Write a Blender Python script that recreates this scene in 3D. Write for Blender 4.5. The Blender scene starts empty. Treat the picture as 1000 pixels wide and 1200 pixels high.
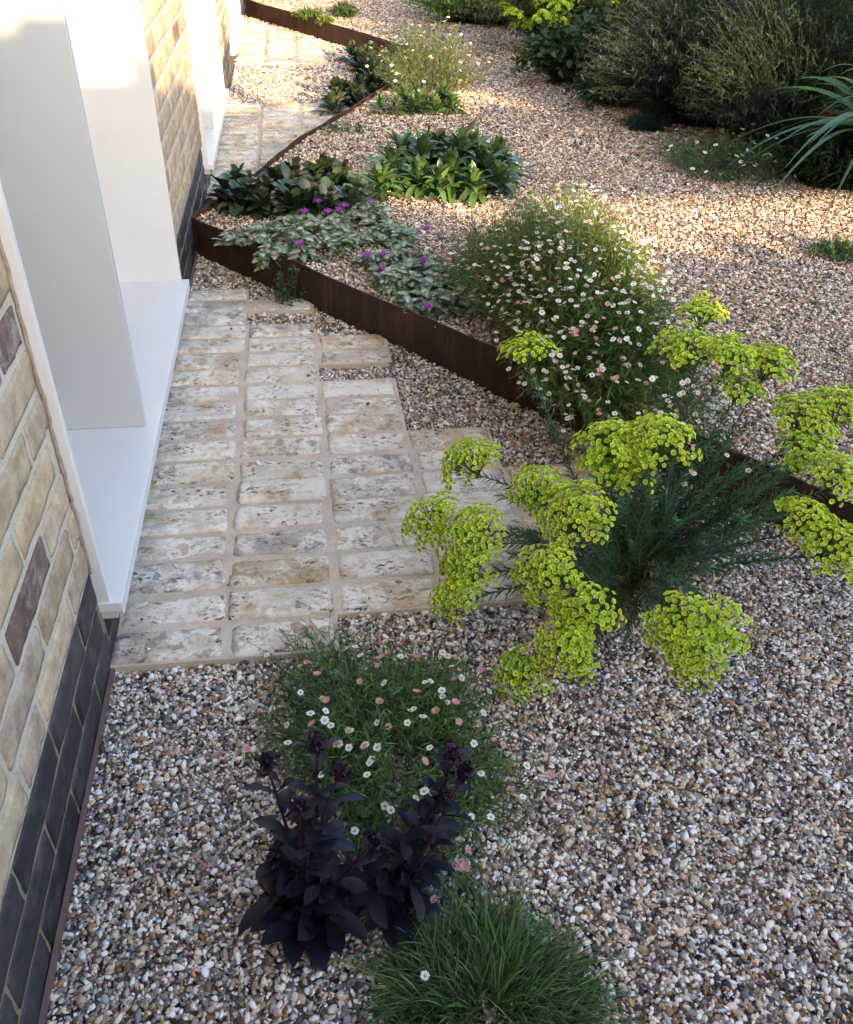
import bpy, math, random
import numpy as np
from mathutils import Matrix, Vector

SEED = 7
random.seed(SEED)
rng = np.random.default_rng(SEED)
PI = math.pi
scene = bpy.context.scene
col_main = scene.collection

# ------------------------------------------------------------------ camera
F_PX = 1018.62
CAM = np.array([.425, 0., 1.25])
def _axes(p, y, r):
    fw = np.array([math.sin(y)*math.cos(p), math.cos(y)*math.cos(p), -math.sin(p)])
    rt = np.array([math.cos(y), -math.sin(y), 0.]); up = np.cross(rt, fw)
    return rt*math.cos(r)+up*math.sin(r), -rt*math.sin(r)+up*math.cos(r), fw
RT, UP, FW = _axes(*[math.radians(a) for a in (37.324, 8.772, 1.85)])
cd = bpy.data.cameras.new('camera'); cam = bpy.data.objects.new('camera', cd); col_main.objects.link(cam)
m = Matrix.Identity(4)
for i in range(3):
    m[i][0] = RT[i]; m[i][1] = UP[i]; m[i][2] = -FW[i]; m[i][3] = CAM[i]
cam.matrix_world = m
cd.sensor_fit = 'HORIZONTAL'; cd.sensor_width = 36; cd.lens = 36*F_PX/1000
cd.clip_start = .02; cd.clip_end = 400
scene.camera = cam
def at(x, y, z=0.):
    """where the photo's sight line through (x, y) meets the height z"""
    d = FW + RT*(x-500)/F_PX - UP*(y-600)/F_PX
    return CAM + d*((z-CAM[2])/d[2])

# ------------------------------------------------------------------ light
SUN_EL, SUN_AZ = 13.5, 25.0          # azimuth measured from -Y towards +X
sd = np.array([math.sin(math.radians(SUN_AZ))*math.cos(math.radians(SUN_EL)),
               -math.cos(math.radians(SUN_AZ))*math.cos(math.radians(SUN_EL)), math.sin(math.radians(SUN_EL))])
world = bpy.data.worlds.new('World'); scene.world = world; world.use_nodes = True
nt = world.node_tree; nt.nodes.clear()
sky = nt.nodes.new('ShaderNodeTexSky'); sky.sky_type = 'NISHITA'; sky.sun_disc = False
sky.sun_elevation = math.radians(SUN_EL)
sky.sun_rotation = math.atan2(sd[0], sd[1])
sky.air_density = .8; sky.dust_density = 1.5; sky.ozone_density = .6
bg = nt.nodes.new('ShaderNodeBackground'); bg.inputs[1].default_value = .15
wo = nt.nodes.new('ShaderNodeOutputWorld')
nt.links.new(sky.outputs[0], bg.inputs[0]); nt.links.new(bg.outputs[0], wo.inputs[0])
sl = bpy.data.lights.new('sun', 'SUN'); sl.energy = 3.0; sl.angle = math.radians(.5); sl.color = (1, .69, .39)
so = bpy.data.objects.new('sun', sl); col_main.objects.link(so)
so.rotation_euler = Vector(sd).to_track_quat('Z', 'Y').to_euler()
scene.view_settings.view_transform = 'Standard'
scene.view_settings.look = 'None'
scene.view_settings.exposure = 2.55
scene.view_settings.gamma = 1

# ------------------------------------------------------------------ materials
def mat_base(name):
    mt = bpy.data.materials.new(name); mt.use_nodes = True
    n = mt.node_tree; n.nodes.clear()
    out = n.nodes.new('ShaderNodeOutputMaterial'); b = n.nodes.new('ShaderNodeBsdfPrincipled')
    n.links.new(b.outputs[0], out.inputs[0])
    return mt, n, b, out
def nd(n, t, **k):
    x = n.nodes.new(t)
    for a, v in k.items(): setattr(x, a, v)
    return x
def noise(n, scale, detail=4, rough=.6, vec=None):
    x = nd(n, 'ShaderNodeTexNoise'); x.inputs['Scale'].default_value = scale
    x.inputs['Detail'].default_value = detail; x.inputs['Roughness'].default_value = rough
    if vec is not None: n.links.new(vec, x.inputs['Vector'])
    return x
def ramp(n, src, stops, interp='LINEAR'):
    r = nd(n, 'ShaderNodeValToRGB'); r.color_ramp.interpolation = interp
    e = r.color_ramp.elements
    while len(e) < len(stops): e.new(.5)
    for i, (p, c) in enumerate(stops):
        e[i].position = p; e[i].color = (*c, 1) if len(c) == 3 else c
    n.links.new(src, r.inputs[0]); return r
def mixc(n, fac, a, b, mode='MIX'):
    x = nd(n, 'ShaderNodeMix', data_type='RGBA', blend_type=mode)
    for s, v in ((0, fac), (6, a), (7, b)):
        if hasattr(v, 'is_output') or isinstance(v, bpy.types.NodeSocket): n.links.new(v, x.inputs[s])
        else: x.inputs[s].default_value = v if s == 0 else ((*v, 1) if len(v) == 3 else v)
    return x.outputs[2]
def bump(n, b, h, strength=.5, dist=.002):
    x = nd(n, 'ShaderNodeBump'); x.inputs['Strength'].default_value = strength; x.inputs['Distance'].default_value = dist
    n.links.new(h, x.inputs['Height']); n.links.new(x.outputs[0], b.inputs['Normal']); return x
def objco(n):
    return nd(n, 'ShaderNodeTexCoord').outputs['Object']
def colattr(n, typ='GEOMETRY', name='Col'):
    a = nd(n, 'ShaderNodeAttribute', attribute_name=name, attribute_type=typ); return a.outputs['Color']

def leaf_mat(name, rough=.5, trans=.25, spec=.4):
    mt, n, b, out = mat_base(name)
    c = colattr(n)
    b.inputs['Roughness'].default_value = rough; b.inputs['Specular IOR Level'].default_value = spec
    n.links.new(c, b.inputs['Base Color'])
    if trans > 0:
        t = nd(n, 'ShaderNodeBsdfTranslucent'); g = nd(n, 'ShaderNodeMixShader'); g.inputs[0].default_value = trans
        c2 = mixc(n, 1.0, c, (1.25, 1.3, .7), 'MULTIPLY')
        n.links.new(c2, t.inputs[0]); n.links.new(b.outputs[0], g.inputs[1]); n.links.new(t.outputs[0], g.inputs[2])
        n.links.new(g.outputs[0], out.inputs[0])
    return mt
M_leaf = leaf_mat('leaf'); M_gloss = leaf_mat('glossy leaf', .34, .1, .5)
M_petal = leaf_mat('petal', .7, .2, .2)
M_waxy = leaf_mat('waxy purple leaf', .55, .0, .22)

def pebble_mat():
    mt, n, b, out = mat_base('pebble')
    c = colattr(n, 'INSTANCER', 'pcol')
    nz = noise(n, 220, 3, .6, objco(n))
    r = ramp(n, nz.outputs[0], [(.3, (.72, .70, .66)), (.6, (1.05, 1.03, 1.0))])
    n.links.new(mixc(n, 1., c, r.outputs[0], 'MULTIPLY'), b.inputs['Base Color'])
    b.inputs['Roughness'].default_value = .55; b.inputs['Specular IOR Level'].default_value = .35
    return mt
M_pebble = pebble_mat()

PAL = [((.88, .85, .80), 26), ((.70, .62, .52), 19), ((.57, .44, .30), 13), ((.36, .235, .145), 9), ((.15, .09, .055), 6),
       ((.33, .31, .29), 12), ((.16, .16, .165), 8), ((.045, .047, .055), 9), ((.36, .20, .09), 4), ((.33, .35, .38), 5), ((.42, .30, .26), 6)]
def gravel_mat():
    mt, n, b, out = mat_base('gravel bed')
    co = objco(n)
    v = nd(n, 'ShaderNodeTexVoronoi'); v.inputs['Scale'].default_value = 115; v.inputs['Randomness'].default_value = 1
    n.links.new(co, v.inputs['Vector'])
    stops = []; tot = sum(w for _, w in PAL); acc = 0
    for c, w in PAL: stops.append((acc/tot, c)); acc += w
    sep = nd(n, 'ShaderNodeSeparateColor'); n.links.new(v.outputs['Color'], sep.inputs[0])
    r = ramp(n, sep.outputs[0], stops, 'CONSTANT')
    v2 = nd(n, 'ShaderNodeTexVoronoi', feature='DISTANCE_TO_EDGE'); v2.inputs['Scale'].default_value = 115
    n.links.new(co, v2.inputs['Vector'])
    g = ramp(n, v2.outputs['Distance'], [(.0, (.25, .22, .2)), (.16, (1, 1, 1))])
    n.links.new(mixc(n, 1., r.outputs[0], g.outputs[0], 'MULTIPLY'), b.inputs['Base Color'])
    b.inputs['Roughness'].default_value = .8
    bump(n, b, v2.outputs['Distance'], 1.0, .006)
    return mt
M_gravel = gravel_mat()

def pathbrick_mat():
    mt, n, b, out = mat_base('reclaimed paving brick')
    co = objco(n); c = colattr(n)
    lime = ramp(n, noise(n, 26, 6, .7, co).outputs[0], [(.41, (0, 0, 0)), (.54, (1, 1, 1))])
    area0 = ramp(n, noise(n, 4.3, 3, .6, co).outputs[0], [(.36, (.15, .15, .15)), (.50, (1, 1, 1))])
    c1 = mixc(n, mixc(n, 1., lime.outputs[0], area0.outputs[0], 'MULTIPLY'), c, (.80, .755, .66))
    och = ramp(n, noise(n, 13, 5, .65, co).outputs[0], [(.52, (0, 0, 0)), (.66, (.85, .85, .85))])
    c2 = mixc(n, och.outputs[0], c1, (.42, .27, .12))
    mp = nd(n, 'ShaderNodeMapping'); mp.inputs['Scale'].default_value = (1, 1.9, 1.5); n.links.new(co, mp.inputs[0])
    pn = noise(n, 62, 6, .74, mp.outputs[0])
    pit = ramp(n, pn.outputs[0], [(.545, (0, 0, 0)), (.60, (1, 1, 1))])
    area = ramp(n, noise(n, 11, 3, .6, co).outputs[0], [(.44, (.05, .05, .05)), (.60, (1, 1, 1))])
    pm = mixc(n, 1., pit.outputs[0], area.outputs[0], 'MULTIPLY')
    c3 = mixc(n, pm, c2, (.075, .055, .042))
    fine = ramp(n, noise(n, 300, 3, .7, co).outputs[0], [(.3, (.78, .77, .75)), (.7, (1.1, 1.1, 1.1))])
    c4 = mixc(n, 1., c3, fine.outputs[0], 'MULTIPLY')
    n.links.new(c4, b.inputs['Base Color']); b.inputs['Roughness'].default_value = .85
    inv = nd(n, 'ShaderNodeMath', operation='MULTIPLY_ADD'); inv.inputs[1].default_value = -1; inv.inputs[2].default_value = 1
    n.links.new(pm, inv.inputs[0])
    ad = nd(n, 'ShaderNodeMath', operation='ADD'); n.links.new(inv.outputs[0], ad.inputs[0]); n.links.new(noise(n, 120, 5, .7, co).outputs[0], ad.inputs[1])
    bump(n, b, ad.outputs[0], .75, .003)
    return mt
M_pathbrick = pathbrick_mat()
def mortar_mat(name, ca, cb, sc=40, fine=350):
    mt, n, b, out = mat_base(name); co = objco(n)
    r = ramp(n, noise(n, sc, 6, .7, co).outputs[0], [(.3, ca), (.7, cb)])
    f = noise(n, fine, 3, .8, co)
    fr = ramp(n, f.outputs[0], [(.3, (.7, .68, .65)), (.6, (1.1, 1.1, 1.1))])
    n.links.new(mixc(n, 1., r.outputs[0], fr.outputs[0], 'MULTIPLY'), b.inputs['Base Color'])
    b.inputs['Roughness'].default_value = .95; bump(n, b, f.outputs[0], .18, .001); return mt
M_pathmortar = mortar_mat('sandy paving mortar', (.42, .335, .25), (.62, .54, .44), 9)
M_wallmortar = mortar_mat('lime mortar', (.44, .41, .36), (.58, .545, .48), 12)
M_plinthmortar = mortar_mat('plinth mortar', (.20, .15, .09), (.32, .25, .16), 30)
def wallbrick_mat(name, smear, smearcol, rough=.85, spec=.3, bs=.6):
    mt, n, b, out = mat_base(name); co = objco(n); c = colattr(n)
    v = ramp(n, noise(n, 24, 5, .7, co).outputs[0], [(.3, (.56, .52, .49)), (.65, (1.14, 1.12, 1.1))])
    c1 = mixc(n, 1., c, v.outputs[0], 'MULTIPLY')
    s = ramp(n, noise(n, 17, 6, .75, co).outputs[0], [(.5, (0, 0, 0)), (.72, (smear,)*3)])
    c2 = mixc(n, s.outputs[0], c1, smearcol)
    p = ramp(n, noise(n, 150, 4, .7, co).outputs[0], [(.62, (0, 0, 0)), (.72, (.7, .7, .7))])
    c3 = mixc(n, p.outputs[0], c2, (.07, .05, .04))
    n.links.new(c3, b.inputs['Base Color']); b.inputs['Roughness'].default_value = rough
    b.inputs['Specular IOR Level'].default_value = spec
    bump(n, b, noise(n, 90, 6, .75, co).outputs[0], bs, .003); return mt
M_wallbrick = wallbrick_mat('buff stock brick', .85, (.46, .425, .36), bs=1.)
M_bluebrick = wallbrick_mat('blue engineering brick', .5, (.15, .145, .14), .48, .45, .5)

def steel_mat():
    mt, n, b, out = mat_base('weathered steel'); co = objco(n)
    r = ramp(n, noise(n, 7, 7, .7, co).outputs[0], [(.25, (.024, .012, .008)), (.5, (.044, .019, .011)), (.68, (.085, .034, .016)), (.82, (.22, .095, .04))])
    mp = nd(n, 'ShaderNodeMapping'); mp.inputs['Scale'].default_value = (26, 26, 2.2); n.links.new(co, mp.inputs[0])
    stk = ramp(n, noise(n, 1, 5, .7, mp.outputs[0]).outputs[0], [(.52, (0, 0, 0)), (.72, (.55, .55, .55))])
    f = noise(n, 160, 3, .7, co)
    fr = ramp(n, f.outputs[0], [(.3, (.6, .6, .6)), (.7, (1.25, 1.2, 1.15))])
    n.links.new(mixc(n, 1., mixc(n, stk.outputs[0], r.outputs[0], (.17, .070, .030)), fr.outputs[0], 'MULTIPLY'), b.inputs['Base Color'])
    b.inputs['Roughness'].default_value = .75; b.inputs['Metallic'].default_value = .15
    bump(n, b, f.outputs[0], .35, .001); return mt
M_steel = steel_mat()
def paint_mat(name, c, rough=.3, dirt=.06):
    mt, n, b, out = mat_base(name); co = objco(n)
    r = ramp(n, noise(n, 5, 6, .7, co).outputs[0], [(.3, tuple(x*(1-dirt) for x in c)), (.6, c)])
    d = ramp(n, noise(n, 60, 4, .8, co).outputs[0], [(.66, (1, 1, 1)), (.76, (.72, .68, .62))])
    n.links.new(mixc(n, 1., r.outputs[0], d.outputs[0], 'MULTIPLY'), b.inputs['Base Color'])
    rr = nd(n, 'ShaderNodeMapRange'); rr.inputs[3].default_value = rough; rr.inputs[4].default_value = rough+.2
    n.links.new(noise(n, 3, 3, .5, co).outputs[0], rr.inputs[0]); n.links.new(rr.outputs[0], b.inputs['Roughness'])
    return mt
M_white = paint_mat('white painted metal', (.68, .685, .685), .30)
M_fin = paint_mat('pale grey painted metal', (.50, .52, .535), .22, .02)
def plain(name, c, rough=.6, metal=0.):
    mt, n, b, out = mat_base(name)
    r = ramp(n, noise(n, 20, 5, .7, objco(n)).outputs[0], [(.3, tuple(x*.8 for x in c)), (.7, tuple(min(1, x*1.15) for x in c))])
    n.links.new(r.outputs[0], b.inputs['Base Color'])
    b.inputs['Roughness'].default_value = rough; b.inputs['Metallic'].default_value = metal; return mt
M_glass, _n, _b, _o = mat_base('window glass')
_b.inputs['Base Color'].default_value = (.03, .035, .04, 1); _b.inputs['Roughness'].default_value = .03
M_bead = mortar_mat('sandy mortar bead', (.22, .17, .12), (.40, .33, .25), 60)
M_soil = mortar_mat('dark soil', (.03, .02, .013), (.07, .05, .033), 30)
M_blocker = mortar_mat('fence timber', (.20, .14, .09), (.28, .20, .13), 8)
M_flash = plain('brown base strip', (.16, .10, .085), .6)
M_render = plain('pale render', (.55, .52, .47), .9)

# ------------------------------------------------------------------ mesh tools
class MB:
    def __init__(s): s.v = []; s.f4 = []; s.f3 = []; s.c = []; s.n = 0; s.m4 = []; s.m3 = []
    def add(s, v, f, c=(1, 1, 1), mi=0):
        v = np.asarray(v, float).reshape(-1, 3); f = np.asarray(f, int)
        c = np.asarray(c, float)
        if c.ndim == 1: c = np.broadcast_to(c, (len(v), 3))
        s.v.append(v); s.c.append(c)
        if f.shape[1] == 4: s.f4.append(f+s.n); s.m4.append(np.full(len(f), mi))
        else: s.f3.append(f+s.n); s.m3.append(np.full(len(f), mi))
        s.n += len(v)
    def box(s, lo, hi, c=(1, 1, 1), mi=0, split=False):
        x0, y0, z0 = lo; x1, y1, z1 = hi
        v = [(x0, y0, z0), (x1, y0, z0), (x1, y1, z0), (x0, y1, z0), (x0, y0, z1), (x1, y0, z1), (x1, y1, z1), (x0, y1, z1)]
        if split:
            fs = [(0, 3, 2, 1), (4, 5, 6, 7), (0, 1, 5, 4), (1, 2, 6, 5), (2, 3, 7, 6), (3, 0, 4, 7)]
            s.add([v[i] for f in fs for i in f], np.arange(24).reshape(6, 4), c, mi); return
        s.add(v, [(0, 3, 2, 1), (4, 5, 6, 7), (0, 1, 5, 4), (1, 2, 6, 5), (2, 3, 7, 6), (3, 0, 4, 7)], c, mi)
    def mesh(s, name, mats, smooth=True):
        me = bpy.data.meshes.new(name)
        v = np.concatenate(s.v) if s.v else np.zeros((0, 3)); c = np.concatenate(s.c)
        f4 = np.concatenate(s.f4) if s.f4 else np.zeros((0, 4), int); f3 = np.concatenate(s.f3) if s.f3 else np.zeros((0, 3), int)
        me.vertices.add(len(v)); me.vertices.foreach_set('co', v.astype(np.float32).ravel())
        nl = f4.size+f3.size; me.loops.add(nl); me.loops.foreach_set('vertex_index', np.concatenate([f4.ravel(), f3.ravel()]).astype(np.int32))
        me.polygons.add(len(f4)+len(f3))
        st = np.concatenate([np.arange(len(f4))*4, f4.size+np.arange(len(f3))*3]).astype(np.int32)
        me.polygons.foreach_set('loop_start', st)
        mi = np.concatenate([x for x in s.m4+s.m3]).astype(np.int32)
        me.polygons.foreach_set('material_index', mi)
        me.polygons.foreach_set('use_smooth', np.full(len(st), smooth))
        a = me.color_attributes.new('Col', 'FLOAT_COLOR', 'POINT')
        a.data.foreach_set('color', np.concatenate([c, np.ones((len(c), 1))], 1).astype(np.float32).ravel())
        me.update(calc_edges=True); me.validate()
        for x in (mats if isinstance(mats, (list, tuple)) else [mats]): me.materials.append(x)
        return me
    def build(s, name, mats, parent=None, smooth=True, loc=(0, 0, 0)):
        return link(name, s.mesh(name, mats, smooth), parent, loc)
def link(name, data, parent=None, loc=(0, 0, 0)):
    o = bpy.data.objects.new(name, data); col_main.objects.link(o); o.location = loc
    if parent is not None: o.parent = parent
    return o
def tag(o, label=None, cat=None, group=None, kind=None):
    if label: o['label'] = label
    if cat: o['category'] = cat
    if group: o['group'] = group
    if kind: o['kind'] = kind
    return o
def thing(name, label, cat, loc=(0, 0, 0), group=None):
    return tag(link(name, None, None, loc), label, cat, group)

def unit(a): return a/np.maximum(np.linalg.norm(a, axis=-1, keepdims=True), 1e-9)
LANCE = [(0, .12), (.2, .7), (.45, 1), (.75, .7), (1, .04)]
OVAL = [(0, .12), (.15, .5), (.4, .95), (.65, 1), (.87, .68), (1, .08)]
SPOON = [(0, .22), (.25, .38), (.5, .8), (.75, 1), (.93, .7), (1, .15)]
LINE = [(0, .6), (.5, 1), (1, .05)]
HEART = [(0, .35), (.15, .95), (.4, 1), (.75, .55), (1, .05)]
BLADE = [(0, .8), (.3, 1), (.65, .75), (1, .04)]
def leaves(mb, B, D, N, L, W, droop, prof, C, fold=.3, edge=None, wav=0.):
    n = len(B); D = unit(D); S = unit(np.cross(D, N)); N2 = np.cross(S, D)
    L = np.broadcast_to(L, (n,)); W = np.broadcast_to(W, (n,)); droop = np.broadcast_to(droop, (n,))
    k = len(prof); V = np.zeros((n, k, 3, 3)); CC = np.zeros((n, k, 3, 3)); C = np.broadcast_to(C, (n, 3))
    E = C if edge is None else np.broadcast_to(edge, (n, 3))
    for i, (t, w) in enumerate(prof):
        c = B + D*(L*t)[:, None]; c[:, 2] -= droop*L*t*t
        h = (W*w/2)[:, None]
        wv = N2*(rng.normal(0, 1, (n, 1))*wav*W[:, None]*w) if wav else 0
        V[:, i, 0] = c - S*h + N2*h*fold + wv; V[:, i, 1] = c; V[:, i, 2] = c + S*h + N2*h*fold - wv
        CC[:, i, 0] = E; CC[:, i, 2] = E; CC[:, i, 1] = C if t < .95 else E
    base = (np.arange(n)*k*3)[:, None, None]; F = []
    for i in range(k-1):
        for j in range(2): F.append([i*3+j, i*3+j+1, (i+1)*3+j+1, (i+1)*3+j])
    F = (np.array(F)[None] + base).reshape(-1, 4)
    mb.add(V.reshape(-1, 3), F, CC.reshape(-1, 3))
def blades(mb, B, D, N, L, W, droop, C, k=5):
    """thin grass-like blades, two columns wide, lighter towards the tip"""
    n = len(B); D = unit(D); S = unit(np.cross(D, N)); L, W, droop = [np.broadcast_to(a, (n,)) for a in (L, W, droop)]; V = np.zeros((n, k, 2, 3)); CC = np.zeros((n, k, 2, 3))
    for i in range(k):
        t = i/(k-1); w = (1-t**2.2)*.9+.08; c = B + D*(L*t)[:, None]; c[:, 2] -= droop*L*t*t
        h = (W*w/2)[:, None]; V[:, i, 0] = c-S*h; V[:, i, 1] = c+S*h; CC[:, i] = (C*(.9+.25*t))[:, None]
    F = np.array([[i*2, i*2+1, i*2+3, i*2+2] for i in range(k-1)])[None] + (np.arange(n)*k*2)[:, None, None]
    mb.add(V.reshape(-1, 3), F.reshape(-1, 4), CC.reshape(-1, 3))
def tubes(mb, P, R, C, sides=4):
    """P (n,k,3) polylines, R (n,k) radii"""
    P = np.asarray(P, float); n, k = P.shape[:2]; R = np.broadcast_to(R, (n, k))
    T = np.gradient(P, axis=1); T = unit(T); ref = np.array([.31, .17, .94])
    A = unit(np.cross(T, ref+np.zeros_like(T))); Bn = np.cross(T, A)
    V = np.zeros((n, k, sides, 3))
    for s in range(sides):
        a = 2*PI*s/sides; V[:, :, s] = P + (A*math.cos(a)+Bn*math.sin(a))*R[..., None]
    F = []
    for i in range(k-1):
        for s in range(sides): F.append([i*sides+s, i*sides+(s+1) % sides, (i+1)*sides+(s+1) % sides, (i+1)*sides+s])
    F = (np.array(F)[None] + (np.arange(n)*k*sides)[:, None, None]).reshape(-1, 4)
    C = np.broadcast_to(C, (n, 3)); mb.add(V.reshape(-1, 3), F, np.repeat(C, k*sides, axis=0))
def bez(A, Bc, T, k=7):
    t = np.linspace(0, 1, k)[None, :, None]
    return A[:, None]*(1-t)**2 + 2*Bc[:, None]*t*(1-t) + T[:, None]*t*t
def bez_at(A, Bc, T, t):
    t = t[:, None]; p = A*(1-t)**2+2*Bc*t*(1-t)+T*t*t; d = unit(2*(Bc-A)*(1-t)+2*(T-Bc)*t); return p, d
def jit(c, n, s=.18, hue=.08):
    c = np.array(c); g = np.exp(rng.normal(0, s, (n, 1))); return np.clip(c*g*np.exp(rng.normal(0, hue, (n, 3))), 0, 1)
def rdir(n, zb=0.):
    a = rng.normal(0, 1, (n, 3)); a[:, 2] += zb; return unit(a)

# ------------------------------------------------------------------ setting: ground levels
GZ, BZ = -.020, .098                   # gravel outside and inside the raised beds
ZIG = [(3.22, -.60), (.004, 3.385), (.164, 3.74), (.43, 4.50), (.80, 5.28), (1.40, 6.60), (.98, 7.50), (.03, 9.30), (.30, 10.2), (1.5, 12.5)]
zy = np.array([p[1] for p in ZIG]); zxs = np.array([p[0] for p in ZIG])
def zig_x(y): return np.interp(y, zy, zxs)
def floor_z(x, y): return BZ if x > zig_x(y) else GZ

gm = MB(); gm.add([(-40, -40, -.034), (60, -40, -.034), (60, 80, -.034), (-40, 80, -.034)], [(0, 1, 2, 3)])
tag(gm.build('ground', M_gravel), kind='structure')
bm = MB(); ys = list(zy); v = []
for x, y in ZIG: v += [(x+.003, y, BZ-.012), (30, y, BZ-.012)]
bm.add(v, [(2*i, 2*i+1, 2*i+3, 2*i+2) for i in range(len(ZIG)-1)])
tag(bm.build('raised_gravel_bed', M_gravel), kind='structure')

# steel edging of the beds
def plate(mb, a, b, z0, z1, th=.005, nseg=24):
    a = np.array(a); b = np.array(b); d = b-a; L = np.linalg.norm(d); d /= L; nrm = np.array([-d[1], d[0]])
    t = np.linspace(0, 1, nseg+1); wob = .0025*np.sin(t*9+a[1]*3)+.0015*np.sin(t*31); wob[0] = wob[-1] = 0
    V = []
    for i, tt in enumerate(t):
        p = a+(b-a)*tt+nrm*wob[i]
        for s, z in ((-1, z0), (1, z0), (1, z1), (-1, z1)): V.append((*(p+nrm*th/2*s), z+(.002*math.sin(tt*14) if z == z1 else 0)))
    F = []
    for i in range(nseg):
        for j in range(4): F.append((i*4+j, i*4+(j+1) % 4, i*4+4+(j+1) % 4, i*4+4+j))
    mb.add(V, F); mb.add(V[:4], [(0, 1, 2, 3)]); mb.add(V[-4:], [(0, 3, 2, 1)])
def edging(pts, label, joints=()):
    t = thing('steel_edging', label, 'garden edging', (*pts[len(pts)//2-1], GZ))
    ox, oy = pts[len(pts)//2-1]
    for (a, b) in zip(pts[:-1], pts[1:]):
        q = MB(); plate(q, (a[0]-ox, a[1]-oy), (b[0]-ox, b[1]-oy), -.06, .14)
        q.build('steel_panel', M_steel, t, smooth=False)
    return t
d1 = (np.array(ZIG[0])-np.array(ZIG[1])); j1 = tuple(np.array(ZIG[1])+d1*.108); j2 = tuple(np.array(ZIG[1])+d1*.42)
edging([ZIG[0], j2, j1, ZIG[1], ZIG[2], ZIG[3], ZIG[4], (1.36, 6.512)], 'dark rusted steel edging in front of the purple and daisy planting, running to the right')
edging([(1.36, 6.69), ZIG[6], ZIG[7], ZIG[8]], 'orange brown rusted steel edging at the far end beyond the paving')

# ------------------------------------------------------------------ bricks
def brick_face(mb, cu, cv, lu, lv, frame, depth, c, nu=12, nv=5, rough=.0016, round_=.010, mi=0, crown=.0, wob=1.):
    """weathered brick; frame(u, v, h) maps to world, h = out of the surface"""
    hu, hv = lu/2, lv/2; us = np.linspace(-1, 1, nu+1); vs = np.linspace(-1, 1, nv+1)
    U, Vv = np.meshgrid(us, vs, indexing='ij')
    # rounded-rectangle outline with a wandering edge
    ph = rng.uniform(0, 6.28, 6)
    eu = hu*(1+.012*np.sin(Vv*3+ph[0])); ev = hv*(1+wob*(.035*np.sin(U*2.3+ph[1])+.02*np.sin(U*7+ph[2])+.012*np.sin(U*17+ph[5])))
    r = round_; X = U*eu; Y = Vv*ev
    cx = np.maximum(np.abs(X)-(hu-r), 0); cy = np.maximum(np.abs(Y)-(hv-r), 0); dd = np.hypot(cx, cy)
    k = np.where(dd > r, r/np.maximum(dd, 1e-6), 1)
    X = np.sign(X)*(np.minimum(np.abs(X), hu-r)+cx*k); Y = np.sign(Y)*(np.minimum(np.abs(Y), hv-r)+cy*k)
    edge = np.maximum(np.abs(U), np.abs(Vv)**1.0)
    e2 = np.maximum((np.abs(U)-.93)/.07, (np.abs(Vv)-.72)/.28); e2 = np.clip(e2, 0, 1)
    H = -e2**2*depth*.45 + rng.normal(0, rough, U.shape) + crown*(1-Vv**2)
    H += .0012*np.sin(U*5+ph[3])*np.sin(Vv*3+ph[4])
    P = np.array([frame(cu+a, cv+b, h) for a, b, h in zip(X.ravel(), Y.ravel(), H.ravel())])
    idx = np.arange((nu+1)*(nv+1)).reshape(nu+1, nv+1)
    F = np.stack([idx[:-1, :-1], idx[1:, :-1], idx[1:, 1:], idx[:-1, 1:]], -1).reshape(-1, 4)
    # skirt
    ring = list(idx[:, 0])+list(idx[-1, 1:])+list(idx[::-1, -1][1:])+list(idx[0, ::-1][1:-1])
    ring = np.array(ring); ro = np.array([frame(cu+X.ravel()[i], cv+Y.ravel()[i], -depth) for i in ring])
    n0 = len(P); m_ = len(ring); V = np.concatenate([P, ro])
    SF = np.array([[ring[i], n0+i, n0+(i+1) % m_, ring[(i+1) % m_]] for i in range(m_)])
    mb.add(V, np.concatenate([F, SF]), c, mi)

# --- brick paths
PITCH, CW = .0990, .2245
X0 = -.002
PT = [((.58, .52, .42), 5), ((.50, .40, .27), 4), ((.42, .36, .29), 3), ((.34, .30, .28), 2), ((.50, .39, .23), 4), ((.64, .60, .52), 5)]
pc = [c for c, w in PT for _ in range(w)]
def brick_path(name, y0, cells, fine=True):
    """cells: set of (column, row)"""
    q = MB()
    for (c, r) in sorted(cells):
        x0, x1 = X0+c*CW, X0+(c+1)*CW; ya, yb = y0+r*PITCH, y0+(r+1)*PITCH; z = -.0065
        def nb(a, b): return (a, b) in cells
        nx = 4 if fine else 1
        q.add([(x0, ya, z), (x1, ya, z), (x1, yb, z), (x0, yb, z)], [(0, 1, 2, 3)], mi=1)
        for ok, p, s in ((nb(c-1, r), (x0, ya), (x0, yb)), (nb(c+1, r), (x1, yb), (x1, ya)), (nb(c, r-1), (x1, ya), (x0, ya)), (nb(c, r+1), (x0, yb), (x1, yb))):
            if not ok: q.add([(*p, z), (*p, -.05), (*s, -.05), (*s, z)], [(0, 1, 2, 3)], mi=1)
        ang = rng.normal(0, .012); ca, sa = math.cos(ang), math.sin(ang)
        mx, my = (x0+x1)/2+rng.normal(0, .0032), (ya+yb)/2+rng.normal(0, .0020); dz = rng.normal(.0005, .0022)
        tilt = rng.normal(0, .011); tl2 = rng.normal(0, .03)
        fr = lambda u, v, h: (mx+u*ca-v*sa, my+u*sa+v*ca, h+dz+u*tilt+v*tl2)
        base = np.array(random.choice(pc))*rng.uniform(.82, 1.12)
        lu = .2085+rng.normal(0, .003); lv = .0865+rng.normal(0, .003)
        brick_face(q, 0, 0, lu, lv, fr, .013, base, 20 if fine else 8, 8 if fine else 4, .0011 if fine else .0006, .0085)
    return tag(q.build(name, [M_pathbrick, M_pathmortar]), kind='structure')
Y1 = 1.203
p1 = set()
for r in range(18):
    p1.add((0, r))
for r in range(17):
    if r != 15: p1.add((1, r))
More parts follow.
